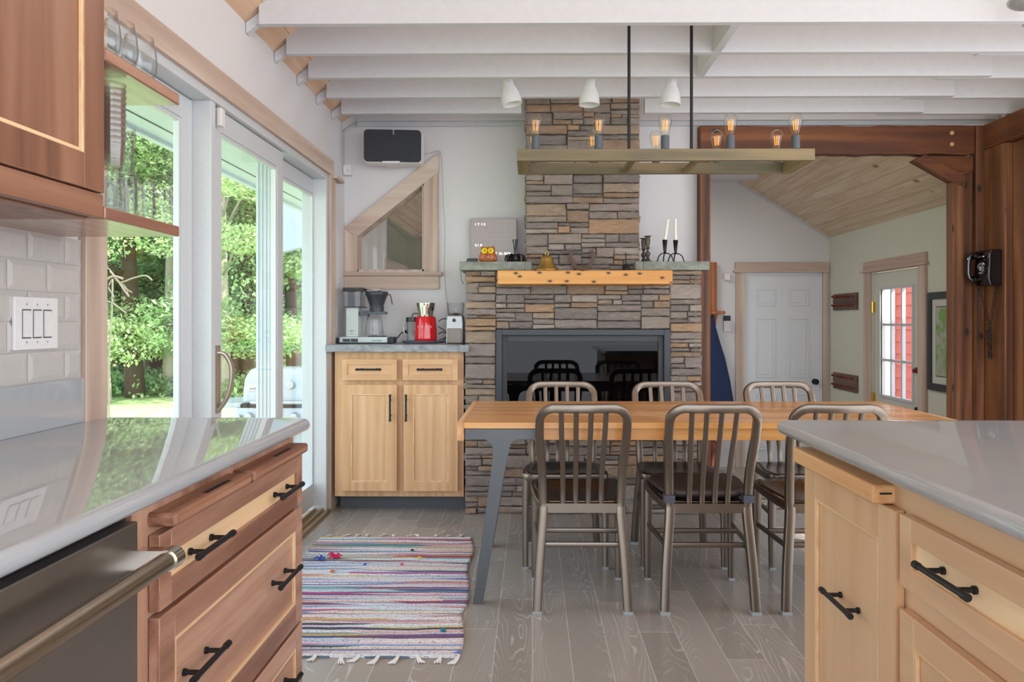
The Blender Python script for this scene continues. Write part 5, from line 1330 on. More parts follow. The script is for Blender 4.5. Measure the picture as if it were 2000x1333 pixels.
for (yy, pxs) in ((ya_ + 0.015, (1046, 1169, 1299, 1427, 1554)), (yb_ + 0.015, (1042, 1158, 1281, 1400, 1517))):
    for px_ in pxs:
        xx = X(px_, yy)
        mb = MB(); mb.lathe([(0, 0), (0.0195, 0), (0.0195, 0.062), (0.016, 0.062), (0, 0.060)], (xx, yy, fz1), 20); mb.build('socket', 'sock', cd, smooth=True)
        z_ = fz1 + 0.062
        mb = MB(); mb.lathe([(0.014, 0), (0.018, 0.012), (0.025, 0.04), (0.0315, 0.066), (0.031, 0.078), (0.025, 0.092), (0.012, 0.101), (0.003, 0.104), (0, 0.107)], (xx, yy, z_), 24)
        bl = mb.build('light_bulb', 'bulb', cd, smooth='all')
        mb = MB()
        for q in range(6):
            a = 2 * PI * q / 6; mb.tube([(xx + 0.009 * math.cos(a), yy + 0.009 * math.sin(a), z_ + 0.026), (xx + 0.013 * math.cos(a), yy + 0.013 * math.sin(a), z_ + 0.073)], 0.0012, 5, (0, 1, 0))
        mb.build('filament', 'filament', bl)
        mb = MB(); mb.lathe([(0.008, 0.001), (0.005, 0.02), (0.004, 0.028), (0, 0.03)], (xx, yy, z_), 10); mb.build('stem', 'glass', bl, smooth='all')
# track lights
ty = 4.24
trk = thing('track_light', 'white three-headed track light between the ceiling joists', 'track light', (X(1150, ty), ty, 2.58))
mb = MB(); mb.box(X(950, ty), X(1345, ty), ty - 0.015, ty + 0.015, 2.64, 2.66); mb.build('track', 'white', trk)
for q_ in (X(1000, ty), X(1290, ty)):
    mb = MB(); mb.box(q_, q_ + 0.04, 4.127, 4.456, 2.66, 2.68); mb.build('cross_strap', 'white', trk)
for px_, lean in ((972, -0.22), (1151, 0.0), (1312, 0.05)):
    m_ = Matrix.Rotation(lean, 4, 'Y'); xx = X(px_ + 14 if lean < 0 else px_, ty)
    zt_ = 2.60
    pr = [(0.0, 0.0), (0.031, 0.0), (0.032, -0.006), (0.032, -0.085), (0.042, -0.105), (0.052, -0.130), (0.057, -0.160), (0.058, -0.190), (0.055, -0.190), (0.050, -0.155), (0.030, -0.11), (0.0, -0.10)]
    mb = MB(); mb.lathe(pr, (xx, ty, zt_), 28, m=m_); mb.tube([(xx, ty, zt_ - 0.02), (xx, ty, 2.645)], 0.008, 8, (0, 1, 0)); h_ = mb.build('lamp_head', 'plastic', trk, smooth=True)
# small round lamp rim at the upper right edge
mb = MB(); mb.lathe([(0, 0.0), (0.05, 0.001), (0.075, 0.008), (0.09, 0.02), (0.092, 0.03), (0, 0.03)], (X(2016, 3.2), 3.2, Z(12, 3.2, 2.1)), 32); mb.tube([(X(2016, 3.2), 3.2, Z(12, 3.2, 2.1) + 0.02), (X(2016, 3.2), 3.2, 2.9)], 0.008, 8)
tag(mb.build('ceiling_speaker', 'silver', smooth=True), 'round grey ceiling fixture at the top right corner', 'ceiling fixture')

# ================================================================== RUG
rz = thing('rag_rug', 'multicoloured striped rag rug between the cabinet and the table', 'rug', (-0.76, 3.43, 0))
mb = MB(); nx, ny = 60, 90; V = {}
ry0, ry1 = 2.69, 4.19
for i in range(nx + 1):
    for j in range(ny + 1):
        u, v = i / nx, j / ny
        y = ry0 + (ry1 - ry0) * v
        xr = -0.262 - 0.065 * v + 0.010 * math.sin(v * 17) + (0.045 if 0.28 < v < 0.42 else 0) * math.sin((v - 0.28) / 0.14 * PI) * 0.3
        x = -1.17 + (xr + 1.17) * u
        z = 0.008 + 0.0022 * math.sin(v * 230) + 0.002 * mnoise.noise(Vector((x * 9, y * 9, 1))) + 0.012 * max(0, mnoise.noise(Vector((x * 2.2, y * 3.1, 4)))) * (1 if u > .8 else .4)
        V[i, j] = mb.b.verts.new((x, y, z))
for i in range(nx):
    for j in range(ny): mb.b.faces.new((V[i, j], V[i + 1, j], V[i + 1, j + 1], V[i, j + 1]))
edge = [V[i, 0] for i in range(nx + 1)] + [V[nx, j] for j in range(1, ny + 1)] + [V[i, ny] for i in range(nx - 1, -1, -1)] + [V[0, j] for j in range(ny - 1, 0, -1)]
low = [mb.b.verts.new((v.co.x, v.co.y, 0.001)) for v in edge]
for i in range(len(edge)): mb.b.faces.new((edge[i], edge[(i + 1) % len(edge)], low[(i + 1) % len(edge)], low[i]))
mb.build('weave', 'rug', rz, smooth='all')
rr = random.Random(21)
for yb0, sgn in ((ry0, -1), (ry1, 1)):
    for i in range(13):
        x = -1.13 + i * 0.073 + rr.uniform(-.012, .012)
        if sgn > 0 and x > -0.36: continue
        dx_ = rr.uniform(-0.025, 0.025); L_ = rr.uniform(0.03, 0.055)
        mb = MB()
        for q in range(3):
            o_ = (q - 1) * 0.005
            mb.tube(smoothpath([(x + o_ * .4, yb0 - sgn * 0.004, 0.012), (x + dx_ * .4 + o_, yb0 + sgn * L_ * .5, 0.006), (x + dx_ + o_ * 2, yb0 + sgn * L_, 0.005)], 3), 0.0035, 5)
        mb.build('tassel', 'yarn', rz, smooth='all')
for (px_, py_, mt, n_, s__) in ((652, 1095, 'pink', 16, 0.045), (625, 1099, 'blue', 8, 0.035), (866, 1240, 'teal', 6, 0.016), (820, 1097, 'yellow', 5, 0.014), (712, 1110, 'blue', 4, 0.012), (806, 1057 + 25, 'dark', 5, 0.014), (648, 1124, 'orange', 5, 0.016), (785, 1110, 'pink', 4, 0.012)):
    Yp = EYE * F_PX / (py_ - VY); xx = X(px_, Yp); mb = MB()
    for q in range(n_):
        a = rr.uniform(0, 2 * PI); l_ = s__ * rr.uniform(.5, 1)
        mb.tube([(xx, Yp, 0.014), (xx + l_ * .5 * math.cos(a), Yp + l_ * .5 * math.sin(a), 0.014 + l_ * .4), (xx + l_ * math.cos(a), Yp + l_ * math.sin(a), 0.015)], 0.0035, 5)
    mb.build('yarn_tuft', mt, rz, smooth='all')

# ================================================================== TELEPHONE
ph = thing('rotary_telephone', 'black rotary wall telephone with coiled cord on the right timber post', 'telephone', (TX - 0.04, 4.985, 1.43))
pz0, pz1, py0, py1 = 1.430, 1.665, 4.905, 5.065
mb = MB(); mb.prism([(TX + 0.001, pz0), (TX - 0.075, pz0), (TX - 0.088, pz0 + 0.05), (TX - 0.080, pz1 - 0.03), (TX - 0.070, pz1), (TX + 0.001, pz1)], 'Y', py0, py1); mb.build('housing', 'phone_black', ph, bevel=0.008, seg=3)
mb = MB(); mb.lathe([(0.050, 0), (0.050, -0.008), (0.042, -0.012), (0, -0.012)], (TX - 0.084, 4.975, 1.545), 28, 'X'); dl_ = mb.build('dial', 'phone_black', ph, smooth=True)
mb = MB(); mb.lathe([(0.016, 0), (0.016, -0.003), (0, -0.004)], (TX - 0.096, 4.975, 1.545), 20, 'X'); 
for q in range(10):
    a = 2 * PI * q / 12 + 0.4; mb.lathe([(0.006, 0), (0.006, -0.0015), (0, -0.002)], (TX - 0.096, 4.975 + 0.031 * math.cos(a), 1.545 + 0.031 * math.sin(a)), 10, 'X')
mb.build('number_plate', 'silver', dl_)
mb = MB(); hx_ = TX - 0.118
mb.sweep(smoothpath([(hx_ + 0.03, 5.045, 1.645), (hx_ - 0.006, 5.047, 1.630), (hx_ - 0.016, 5.048, 1.56), (hx_ - 0.010, 5.047, 1.49), (hx_ + 0.028, 5.045, 1.465)], 6), rrect(0.026, 0.030, 0.4), (0, 1, 0))
mb.lathe([(0.0, -0.012), (0.026, -0.012), (0.028, 0.004), (0.018, 0.022), (0, 0.022)], (hx_ + 0.02, 5.035, 1.475), 18, 'X'); mb.lathe([(0.0, -0.012), (0.026, -0.012), (0.028, 0.004), (0.018, 0.022), (0, 0.022)], (hx_ + 0.02, 5.035, 1.635), 18, 'X')
mb.build('handset', 'phone_black', ph, smooth=True)
mb = MB(); mb.box(TX - 0.098, TX - 0.088, 4.94, 5.03, 1.615, 1.627); mb.build('hook', 'chrome', ph, bevel=0.003)
def coil(p0, p1, turns, r, tr):
    p0, p1 = Vector(p0), Vector(p1); n_ = int(turns * 10); d = (p1 - p0); t_ = d.normalized(); u = t_.cross(Vector((0, 1, 0))).normalized(); v = t_.cross(u)
    pts = [p0 + d * (i / n_) + (u * math.cos(2 * PI * turns * i / n_) + v * math.sin(2 * PI * turns * i / n_)) * r for i in range(n_ + 1)]
    mb.tube(pts, tr, 5, (0.3, 0.9, 0.2))
mb = MB()
jn = (TX - 0.035, 4.975, 1.17)
coil((TX - 0.07, 5.03, 1.425), jn, 17, 0.007, 0.0022); coil((TX - 0.02, 4.93, 1.428), jn, 17, 0.007, 0.0022)
coil(jn, (TX - 0.035, 4.975, 0.96), 20, 0.010, 0.0026); coil((TX - 0.045, 4.98, 1.15), (TX - 0.03, 4.97, 0.95), 16, 0.008, 0.0026)
mb.build('coiled_cord', 'phone_black', ph, smooth='all')

# ================================================================== MUDROOM CONTENTS
def q8(p, r_): return X(p, 7.98), Z(r_, 7.98, 2.4)
d4 = thing('door_4', None, None, ((dl + dr) / 2, 8.0, -0.33), kind='structure')
mb = MB(); mb.box(dl + 0.004, dr - 0.02, 8.01, 8.05, -0.32, dt); sb = mb.build('slab', 'white_door', d4)
for (a, b_, c, d) in ((1477, 1516, 598, 565), (1541, 1581, 598, 565), (1477, 1516, 738, 622), (1541, 1581, 738, 622), (1477, 1516, 880, 770), (1541, 1581, 880, 770)):
    x0_, x1_, z0_, z1_ = X(a, 8), X(b_, 8), Z(c, 8, 2.4), Z(d, 8, 2.4); mb = MB(); g_ = 0.012
    mb.box(x0_, x0_ + g_, 8.002, 8.01, z0_, z1_); mb.box(x1_ - g_, x1_, 8.002, 8.01, z0_, z1_); mb.box(x0_ + g_, x1_ - g_, 8.002, 8.01, z0_, z0_ + g_); mb.box(x0_ + g_, x1_ - g_, 8.002, 8.01, z1_ - g_, z1_)
    mb.box(x0_ + 0.035, x1_ - 0.035, 8.004, 8.01, z0_ + 0.035, z1_ - 0.035)
    mb.build('raised_panel', 'white_door', sb, bevel=0.003)
kx, kz = q8(1593, 746)
mb = MB(); mb.lathe([(0, -0.062), (0.026, -0.058), (0.030, -0.045), (0.022, -0.032), (0.010, -0.026), (0.010, -0.008), (0.030, -0.006), (0.030, 0.0), (0, 0)][::-1], (kx, 8.008, kz), 20, 'Y'); mb.build('door_knob', 'black', d4, smooth=True)
mb = MB(); mb.box(dr - 0.02, dr - 0.001, 7.985, 8.06, -0.33, dt); mb.build('stop', 'white_door', d4)
def frame_trim(name, pts, mat, **kw):
    pass
mb = MB(); mb.box(X(1437, 7.98), X(1455, 7.98), 7.975, 7.998, -0.33, Z(531, 7.98, 2.4)); mb.box(X(1607, 7.98), X(1617, 7.98), 7.975, 7.998, -0.33, Z(531, 7.98, 2.4))
tr9 = struct('trim_9', mb, 'pale_z', at=(2.6, 7.99, -0.33))
mb = MB(); mb.box(X(1436, 7.97), X(1617.5, 7.97), 7.965, 7.998, Z(529, 7.97, 2.4), Z(512, 7.97, 2.4)); mb.box(X(1433, 7.96), X(1617.5, 7.96), 7.950, 7.998, Z(532, 7.96, 2.4), Z(529, 7.96, 2.4)); mb.build('head_casing', 'pale_x', tr9, bevel=0.002)
# exterior door
d5 = thing('door_5', None, None, (RX, (ya + yb) / 2, -0.33), kind='structure')
gy0, gy1 = YX(1778, RX), YX(1716, RX); gz0, gz1 = 0.54, 1.485
mb = MB(); x0_, x1_ = RX + 0.02, RX + 0.06
mb.box(x0_, x1_, ya + 0.01, gy0, -0.32, 1.64); mb.box(x0_, x1_, gy1, yb - 0.01, -0.32, 1.64); mb.box(x0_, x1_, gy0, gy1, -0.32, gz0); mb.box(x0_, x1_, gy0, gy1, gz1, 1.64)
sb = mb.build('slab', plain('cream_door_paint', '#d6d9cd', 0.5), d5)
mb = MB(); k = 0.022
mb.box(x0_ - 0.008, x0_ + 0.01, gy0 - k, gy0, gz0 - k, gz1 + k); mb.box(x0_ - 0.008, x0_ + 0.01, gy1, gy1 + k, gz0 - k, gz1 + k); mb.box(x0_ - 0.008, x0_ + 0.01, gy0, gy1, gz0 - k, gz0); mb.box(x0_ - 0.008, x0_ + 0.01, gy0, gy1, gz1, gz1 + k)
for q in (1, 2):
    yy = gy0 + (gy1 - gy0) * q / 3; mb.box(x0_, x0_ + 0.03, yy - 0.010, yy + 0.010, gz0, gz1)
    zz = gz0 + (gz1 - gz0) * q / 3; mb.box(x0_ + 0.001, x0_ + 0.031, gy0, gy1, zz - 0.010, zz + 0.010)
mb.build('muntins', 'white', sb)
mb = MB(); mb.box(x0_ + 0.014, x0_ + 0.018, gy0, gy1, gz0, gz1); mb.build('pane', 'pane', sb)
mb = MB(); yk = YX(1787, RX)
mb.lathe([(0.024, 0), (0.024, -0.014), (0, -0.016)], (x0_, yk, 0.80), 16, 'X'); mb.box(x0_ - 0.04, x0_ - 0.01, yk - 0.008, yk + 0.008, 0.78, 0.81); mb.build('deadbolt', 'red_wood', d5)
mb = MB(); zz = 0.47; mb.lathe([(0.03, 0), (0.03, -0.012), (0, -0.014)], (x0_, yk, zz), 16, 'X'); mb.sweep([(x0_ - 0.045, yk, zz), (x0_ - 0.05, yk + 0.12, zz + 0.005)], rrect(0.015, 0.02), (0, 0, 1)); mb.tube([(x0_, yk, zz), (x0_ - 0.05, yk, zz)], 0.010, 10); mb.build('door_handle', 'black', d5, smooth=True)
for zz in (1.33, 0.50):
    mb = MB(); mb.box(RX + 0.0, RX + 0.025, yb - 0.028, yb - 0.006, zz - 0.045, zz + 0.045); mb.tube([(RX - 0.002, yb - 0.012, zz - 0.05), (RX - 0.002, yb - 0.012, zz + 0.05)], 0.007, 8, (0, 1, 0)); mb.build('hinge', 'gold', d5)
mb = MB(); xx0 = RX - 0.018; e0, e1 = YX(1812, RX), YX(1690, RX)
mb.box(xx0, RX - 0.001, e0, ya + 0.004, -0.33, 1.655); mb.box(xx0, RX - 0.001, yb - 0.004, e1, -0.33, 1.655)
tr10 = struct('trim_10', mb, 'pale_z', at=(RX, 6.5, -0.33))
mb = MB(); mb.box(xx0 - 0.004, RX - 0.001, e0, e1, 1.667, 1.75); mb.box(xx0 - 0.022, RX - 0.001, e0 - 0.025, e1 + 0.03, 1.652, 1.667); mb.build('head_casing', 'pale_y', tr10, bevel=0.002)
# outside the mudroom door: red clapboard wall
mb = MB()
for q in range(22):
    zz = -0.4 + q * 0.15; mb.prism([(4.6, zz), (4.57, zz), (4.585, zz + 0.15), (4.6, zz + 0.15)], 'Y', 5.5, 9.62)
struct('wall_neighbour', mb, 'red_siding', at=(4.6, 7.5, -0.4))
mb = MB(); mb.box(4.55, 4.62, 9.62, 12.5, -0.4, 2.9); struct('trim_11', mb, 'white')
# peg racks
for (zc, lab) in ((1.395, 'upper dark wooden peg rack on the mudroom wall'), (0.595, 'lower dark wooden peg rack on the mudroom wall')):
    r0, r1 = YX(1677, RX), YX(1630, RX)
    t = thing('peg_rack', lab, 'peg rack', (RX, (r0 + r1) / 2, zc - 0.08), 'peg racks beside the exterior door')
    mb = MB(); mb.box(RX - 0.018, RX - 0.001, r0, r1, zc - 0.082, zc + 0.082); mb.build('board', 'rack_wood', t, bevel=0.003)
    for rw in (-0.045, 0.045):
        for q in range(5):
            yy = r0 + (r1 - r0) * (0.14 + 0.18 * q); mb = MB(); mb.tube([(RX - 0.018, yy, zc + rw), (RX - 0.065, yy, zc + rw + 0.014)], 0.010, 10, (0, 1, 0)); mb.build('peg', 'red_wood', t)
# framed map
f0, f1 = 5.36, YX(1816, RX)
mp_ = thing('framed_map', 'framed green map hanging on the mudroom wall beside the corner post', 'picture', (RX, (f0 + f1) / 2, 0.665))
mb = MB(); k = 0.055; z0_, z1_ = 0.665, 1.425
mb.box(RX - 0.022, RX - 0.001, f0, f0 + k, z0_, z1_); mb.box(RX - 0.022, RX - 0.001, f1 - k, f1, z0_, z1_); mb.box(RX - 0.022, RX - 0.001, f0 + k, f1 - k, z0_, z0_ + k); mb.box(RX - 0.022, RX - 0.001, f0 + k, f1 - k, z1_ - k, z1_)
mb.build('frame', 'frame_grey', mp_, bevel=0.002)
mb = MB(); mb.box(RX - 0.010, RX - 0.002, f0 + k, f1 - k, z0_ + k, z1_ - k); mb.build('mat_board', plain('cream_mat_board', '#d5d8cc', 0.8), mp_)
mb = MB(); g_ = 0.055; mb.box(RX - 0.012, RX - 0.010, f0 + k + g_, f1 - k - g_, z0_ + k + g_, z1_ - k - g_); mb.build('map_edge', 'text_dark', mp_)
mb = MB(); g_ = 0.062; mb.box(RX - 0.0135, RX - 0.012, f0 + k + g_, f1 - k - g_, z0_ + k + g_, z1_ - k - g_); mb.build('map_sheet', 'map', mp_)
# sensor and keypad
sx0, sz0 = q8(1420, 541)
mb = MB(); mb.box(sx0 - 0.035, sx0 + 0.035, 7.955, 7.998, sz0 - 0.04, sz0 + 0.04); tag(mb.build('motion_sensor', 'plastic', bevel=0.012), 'white motion sensor beside the mudroom door casing', 'sensor')
kp = thing('alarm_keypad', 'white alarm keypad with black display on the mudroom wall', 'keypad', (sx0, 7.99, Z(648, 7.98, 2)))
mb = MB(); mb.box(sx0 - 0.036, sx0 + 0.036, 7.975, 7.998, Z(648, 7.98, 2), Z(627, 7.98, 2)); mb.build('button_panel', 'plastic', kp, bevel=0.003)
mb = MB(); mb.box(sx0 - 0.036, sx0 + 0.036, 7.975, 7.998, Z(627, 7.98, 2), Z(617, 7.98, 2)); mb.build('display', 'dark', kp, bevel=0.002)
# mirror shelf with coat
yk_ = 7.9
hk = thing('coat_shelf', 'orange-brown wooden mirror frame with shelf on the mudroom wall behind the post', 'shelf', (X(1390, yk_), yk_, Z(650, yk_, 2)))
mb = MB(); mb.box(X(1389, yk_), X(1402, yk_), yk_ + 0.03, 7.998, Z(608, yk_, 2), Z(512, yk_, 2)); mb.box(X(1330, yk_), X(1389, yk_), yk_ + 0.03, 7.998, Z(520, yk_, 2), Z(512, yk_, 2)); mb.build('frame', 'orange_wood', hk, bevel=0.004)
mb = MB(); mb.box(X(1330, yk_), X(1389, yk_), 7.98, 7.998, Z(608, yk_, 2), Z(520, yk_, 2)); mb.build('mirror', 'chrome', hk)
mb = MB(); mb.box(X(1330, yk_), X(1413, yk_), yk_ - 0.08, 7.998, Z(614, yk_, 2), Z(608, yk_, 2)); mb.build('ledge', 'orange_wood', hk, bevel=0.004)
mb = MB(); mb.prism([(7.998, Z(650, yk_, 2)), (7.97, Z(650, yk_, 2)), (7.88, Z(615, yk_, 2)), (7.998, Z(615, yk_, 2))], 'X', X(1394, yk_), X(1400, yk_)); mb.build('bracket', 'orange_wood', hk, bevel=0.003)
mb = MB(); rings = []
for k_, (zz, xl, xr, dp) in enumerate(((618, 1372, 1393, .05), (640, 1362, 1397, .08), (665, 1356, 1404, .10), (700, 1350, 1415, .11), (745, 1346, 1425, .12), (800, 1342, 1434, .12), (830, 1342, 1436, .12))):
    ring = []
    for i in range(20):
        a = 2 * PI * i / 20; cxm = (X(xl, yk_) + X(xr, yk_)) / 2; hw = (X(xr, yk_) - X(xl, yk_)) / 2
        f = 1 + 0.10 * math.sin(a * 5 + k_ * .4)
        ring.append(mb.b.verts.new((cxm + hw * math.cos(a), yk_ - 0.03 + dp * 0.5 * f * math.sin(a), Z(zz, yk_, 2))))
    rings.append(ring)
for A, B in zip(rings, rings[1:]):
    for i in range(20): mb.b.faces.new((A[i], A[(i + 1) % 20], B[(i + 1) % 20], B[i]))
mb.b.faces.new(rings[0]); mb.b.faces.new(rings[-1][::-1])
tag(mb.build('coat', 'navy', smooth='all'), 'navy blue coat hanging under the mudroom shelf', 'coat')
# low bench
bn = thing('bench', 'low reddish wooden bench in the mudroom seen under the table', 'bench', (1.95, 7.6, -0.33))
mb = MB(); mb.box(1.45, X(1405, 7.45), 7.45, 7.75, Z(880, 7.45, 2) , Z(866, 7.45, 2)); mb.build('seat', 'red_wood', bn, bevel=0.004)
for a in (1.5, X(1400, 7.45)):
    mb = MB(); mb.box(a - 0.04, a, 7.48, 7.72, -0.33, Z(880, 7.45, 2)); mb.build('leg', 'red_wood', bn)

# ================================================================== OUTSIDE
GZ = -0.35
mb = MB(); nx, ny = 30, 50; V = {}
for i in range(nx + 1):
    for j in range(ny + 1):
        x, y = -45 + (43.5) * (i / nx), -12 + 70 * j / ny
        V[i, j] = mb.b.verts.new((x, y, GZ + 0.10 * mnoise.noise(Vector((x * .12, y * .12, 0))) + max(0, y - 16) * 0.02))
for i in range(nx):
    for j in range(ny): mb.b.faces.new((V[i, j], V[i + 1, j], V[i + 1, j + 1], V[i, j + 1]))
struct('ground', mb, 'grass', at=(-8, 12, GZ))
mb = MB(); mb.box(-1.5, 12, 8.15, 60, GZ - 0.2, GZ - 0.02); mb.box(3.25, 12, 5.5, 8.15, GZ - 0.2, GZ - 0.02); struct('ground_behind', mb, 'gravel', at=(3, 20, GZ - .2))
mb = MB(); mb.box(-2.7, -1.43, 0.5, 6.5, -0.34, -0.10); struct('patio', mb, 'gravel')
mb = MB(); mb.prism([(-20, 18.5), (-4.5, 16.5), (-4.0, 18.3), (-20, 20.6)], 'Z', GZ + 0.0, GZ + 0.09); struct('road', mb, 'gravel')
# eave soffit
mb = MB(); mb.box(-2.02, -1.44, -1.5, 9.0, 2.19, 2.22); mb.box(-2.06, -2.02, -1.5, 9.0, 2.17, 2.36)
sf = struct('ceiling_porch', mb, 'siding', at=(-1.8, 3, 2.19))
mb = MB(); mb.box(-1.898, -1.892, -1.5, 9.0, 2.186, 2.19); mb.build('seam', 'text_dark', sf)
mb = MB(); mb.box(-1.45, -1.425, -1.5, Y0 - 0.01, -0.3, 2.19); mb.box(-1.45, -1.425, Y1 + 0.01, 5.35, -0.3, 2.19); struct('wall_outside', mb, 'siding')
# fluted porch post
py_ = 4.26; pX0, pX1 = X(500, py_), X(531, py_)
mb = MB(); mb.box(pX0, pX1, py_, py_ + 0.09, -0.12, 2.19)
for q in range(4):
    xx = pX0 + (pX1 - pX0) * (0.14 + 0.24 * q); mb.box(xx - 0.004, xx + 0.004, py_ - 0.006, py_, -0.1, 2.18)
tag(mb.build('porch_post', 'siding', bevel=0.002), 'white ribbed porch post outside the sliding door', 'post')
# white gable overhang beyond
mb = MB(); yg = 8.6; g_ = lambda a, b_: (X(a, yg), Z(b_, yg, -2.5))
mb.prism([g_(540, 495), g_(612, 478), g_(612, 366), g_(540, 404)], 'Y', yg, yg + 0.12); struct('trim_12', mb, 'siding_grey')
# grill
gy = 5.55
gx = lambda p: X(p, gy); gz = lambda p: Z(p, gy, -2)
gl = thing('gas_grill', 'white gas grill with domed lid on the patio outside the sliding door', 'grill', (gx(545), gy + 0.25, -0.10))
lx0, lx1 = gx(473), gx(618)
mb = MB(); prof = [(gy, gz(790)), (gy, gz(765)), (gy + 0.04, gz(738)), (gy + 0.13, gz(724)), (gy + 0.28, gz(720)), (gy + 0.42, gz(728)), (gy + 0.50, gz(750)), (gy + 0.50, gz(790))]
mb.prism(prof, 'X', lx0, lx1); ld = mb.build('lid', 'grill', gl, bevel=0.03, seg=4)
mb = MB(); mb.tube([(lx0 + 0.08, gy - 0.045, gz(786)), (lx1 - 0.05, gy - 0.045, gz(786))], 0.012, 10); mb.build('lid_handle', 'silver', ld, smooth=True)
mb = MB(); cxm = gx(566); mb.lathe([(0, -0.014), (0.030, -0.013), (0.033, -0.004), (0.033, 0)][::-1], (cxm, gy + 0.002, gz(752)), 20, 'Y'); mb.build('thermometer', 'silver', ld, smooth=True)
mb = MB(); mb.box(gx(484), gx(516), gy - 0.006, gy + 0.004, gz(764), gz(752)); pl = mb.build('badge', 'plastic', ld, bevel=0.001)
textpart([('weber', 0.034, (gx(487), gy - 0.0065, gz(762)), (PI / 2, 0, 0), {})], 'text_dark', 'badge_lettering', ld)
mb = MB(); mb.box(lx0 - 0.01, lx1 + 0.01, gy - 0.01, gy + 0.52, gz(797), gz(790)); mb.build('firebox', 'black', gl)
mb = MB(); mb.prism([(gy - 0.06, gz(842)), (gy - 0.02, gz(797)), (gy + 0.5, gz(797)), (gy + 0.5, gz(842))], 'X', gx(462), gx(628)); cpn = mb.build('control_panel', 'grill', gl, bevel=0.006)
for a, r_ in ((492, 0.030), (580, 0.030), (535, 0.03), (474, 0.014)):
    mb = MB(); mb.lathe([(0, -0.04), (r_ * .8, -0.038), (r_, -0.02), (r_, 0.0)][::-1], (gx(a), gy - 0.045, gz(812)), 18, 'Y'); mb.build('knob', 'silver', cpn, smooth=True)
for a, b_ in ((gx(412), gx(472)), (gx(619), gx(660))):
    mb = MB(); mb.box(a, b_, gy, gy + 0.48, gz(797), gz(788)); mb.build('side_table', 'grill', gl, bevel=0.006)
mb = MB(); mb.box(gx(468), gx(622), gy + 0.02, gy + 0.48, -0.02, gz(842)); mb.build('cabinet_body', 'grill', gl, bevel=0.004)
for a in (gx(474), gx(612)):
    for b_ in (gy + 0.08, gy + 0.42):
        mb = MB(); mb.lathe([(0.04, -0.012), (0.04, 0.012)], (a, b_, -0.06), 16, 'X'); mb.build('wheel', 'black_plastic', gl)

# trees ----------------------------------------------------------------------
def leafmesh(mb, blobs, n, size, rng):
    for _ in range(n):
        c, r_ = rng.choice(blobs)
        while True:
            d = Vector((rng.uniform(-1, 1), rng.uniform(-1, 1), rng.uniform(-1, 1)))
            if 0.05 < d.length < 1: break
        d *= 0.6 + 0.4 * rng.random() / max(d.length, .3) * d.length
        d = d.normalized() * (d.length ** 0.45)
        p = Vector(c) + Vector((d.x * r_, d.y * r_, d.z * r_ * 0.55))
        s_ = size * rng.uniform(0.6, 1.4)
        nrm = Vector((rng.gauss(0, .6), rng.gauss(0, .6), rng.gauss(0.9, .4))).normalized()
        u = nrm.cross(Vector((rng.random(), rng.random(), .1))).normalized(); v = nrm.cross(u)
        vs = [mb.b.verts.new(p + u * (a * s_) + v * (b_ * s_) + nrm * (c_ * s_)) for a, b_, c_ in ((-.6, 0, 0), (0, -.34, .08), (.6, 0, -.05), (0, .34, .08))]
        mb.b.faces.new(vs)
def make_tree(seed, h, cr_, leafmat, bark, n, size=0.13, low=0.25, name='leafy_tree'):
    rng_ = random.Random(seed)
    t = thing(name, 'x', 'tree', (0, 0, 0), 'trees beyond the lawn')
    mb = MB(); lean = (rng_.uniform(-.4, .4), rng_.uniform(-.4, .4))
    tp = [(0, 0, -0.1), (lean[0] * .3, lean[1] * .3, h * .3), (lean[0] * .5, lean[1] * .7, h * .65), (lean[0], lean[1], h)]
    mb.tube(smoothpath(tp, 5), h * 0.017, 9, (1, 0, 0), scale=[1.25 - 1.05 * i / 15 for i in range(16)])
    blobs = []
    for _ in range(26):
        z = h * rng_.uniform(low, 1.0); k = 1 - abs(z / h - 0.5) * 0.9; a = rng_.uniform(0, 2 * PI); rad = cr_ * k * rng_.uniform(.3, 1)
        c = (lean[0] * z / h + rad * math.cos(a), lean[1] * z / h + rad * math.sin(a), z); blobs.append((c, cr_ * rng_.uniform(.25, .48)))
        if rng_.random() < .5:
            mb.tube([(lean[0] * z / h * .8, lean[1] * z / h * .8, z * .8), ((c[0]) * .5, c[1] * .5, z * .93), c], h * 0.005, 6, scale=[1, .7, .3])
    mb.build('trunk', bark, t, smooth='all')
    mb = MB(); leafmesh(mb, blobs, n, size, rng_); mb.build('foliage', leafmat, t)
    return t
protos = [make_tree(1, 9, 2.6, 'leaf_a', 'bark', 22400, low=0.12, size=0.082), make_tree(2, 11, 2.8, 'leaf_b', 'bark', 22400, low=0.08, size=0.090), make_tree(3, 7, 2.2, 'leaf_c', 'birch', 19600, low=0.15, size=0.078), make_tree(4, 12, 3.0, 'leaf_a', 'birch', 22400, low=0.22, size=0.090)]
for o in bpy.data.objects:
    if o.parent is not None and o not in KIDS.setdefault(o.parent.name, []): KIDS[o.parent.name].append(o)
kindn = ['mid green leafy tree', 'dark green forest tree', 'yellow-green pale-barked tree', 'tall green pale-barked tree']
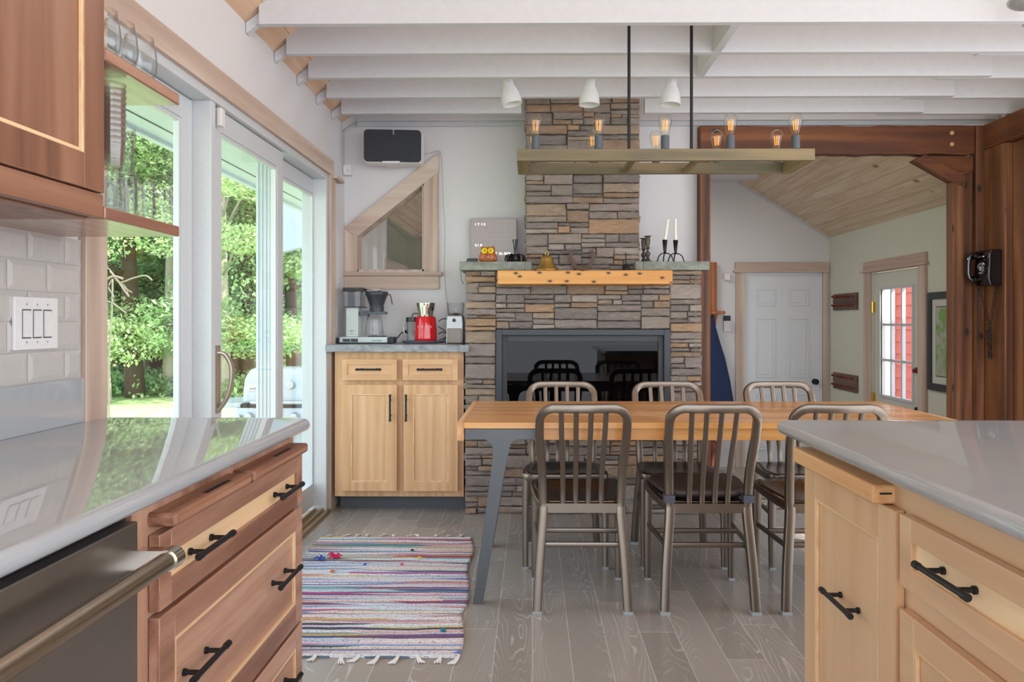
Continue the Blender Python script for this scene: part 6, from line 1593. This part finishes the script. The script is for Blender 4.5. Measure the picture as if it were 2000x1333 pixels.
tl = [(205, 14.5, 2, 'seen through the left pane beside the worktop trim'), (265, 15.5, 0, 'with dark trunk in the middle of the left pane'), (330, 16, 2, 'at the right side of the left pane'), (235, 19, 1, 'further back in the left pane'), (300, 20, 1, 'further back at the right of the left pane'),
      (180, 18, 3, 'behind the tile wall side of the left pane'), (440, 15.5, 2, 'at the left of the middle pane'), (478, 17, 0, 'at the right of the middle pane'), (455, 21, 1, 'further back in the middle pane'), (515, 20, 1, 'behind the porch post'), (575, 17, 0, 'seen through the narrow right pane'), (598, 22, 3, 'further back in the narrow right pane'),
      (395, 18, 3, 'behind the white mullion left of the sliding door'), (365, 23, 1, 'deep in the wood behind the first mullion'), (250, 26, 1, 'deepest tree behind the left pane'), (480, 27, 1, 'deepest tree behind the middle pane'), (130, 22, 1, 'deep at the far left edge of the view'), (560, 28, 1, 'deepest tree behind the right pane'), (640, 26, 1, 'beyond the house corner'), (40, 24, 3, 'hidden behind the tiled wall')]
used = set()
for i, (px_, Y_, k, where) in enumerate(tl):
    loc = (X(px_, Y_), Y_, GZ + 0.0 + max(0, Y_ - 16) * 0.02)
    if k not in used: t = protos[k]; used.add(k); t.location = loc; t.rotation_euler = (0, 0, i * 1.3); t['label'] = f'{kindn[k]} {where}'
    else: t = dup(protos[k], loc, i * 1.3, f'{kindn[k]} {where}'); 
    sc_ = 0.9 + 0.25 * ((i * 37) % 10) / 10; t.scale = (sc_, sc_, sc_)
# undergrowth
ug = MB(); rg_ = random.Random(8); bl = []
for _ in range(46):
    Y_ = rg_.uniform(15.0, 19.0); x_ = X(rg_.uniform(120, 660), Y_); bl.append(((x_, Y_, GZ + 0.15), rg_.uniform(.35, .8)))
leafmesh(ug, bl, 9000, 0.10, rg_)
tag(ug.build('undergrowth', 'leaf_a'), 'low green undergrowth at the edge of the wood', 'plants', kind='stuff')
# dense far thicket so the wood closes up
ug = MB(); bl = []
for _ in range(90):
    Y_ = rg_.uniform(27, 33); x_ = X(rg_.uniform(-50, 720), Y_); bl.append(((x_, Y_, rg_.uniform(0, 12)), rg_.uniform(1.4, 2.6)))
leafmesh(ug, bl, 26000, 0.34, rg_)
tag(ug.build('thicket', 'leaf_b'), 'dense dark green thicket closing the view behind the trees', 'plants', kind='stuff')
# bare dead branch
mb = MB(); Yd = 10.5; dpx = lambda a, b_, dy=0.0: (X(a, Yd + dy), Yd + dy, Z(b_, Yd + dy, -6))
def br(pts, r_): mb.tube(smoothpath([dpx(*p) for p in pts], 4), r_, 6, scale=None)
br([(180, 560), (205, 548), (222, 540), (240, 545)], 0.018); br([(222, 540), (235, 552), (262, 543), (285, 539), (297, 548)], 0.012); br([(215, 530), (228, 545), (238, 560), (252, 580)], 0.014)
br([(220, 545), (212, 562), (222, 580), (216, 600)], 0.010); br([(228, 545), (240, 560), (258, 572)], 0.008); br([(222, 540), (215, 528), (205, 520)], 0.008); br([(190, 590), (205, 588), (222, 594), (246, 612)], 0.010); br([(230, 548), (246, 562), (250, 575)], 0.007)
mb.tube(smoothpath([dpx(214, 850), dpx(212, 720), dpx(218, 620), dpx(220, 545)], 5), 0.012, 7, (1, 0, 0))
tag(mb.build('dead_sapling', 'dead', smooth='all'), 'bleached bare dead sapling in front of the green trees in the left pane', 'tree')
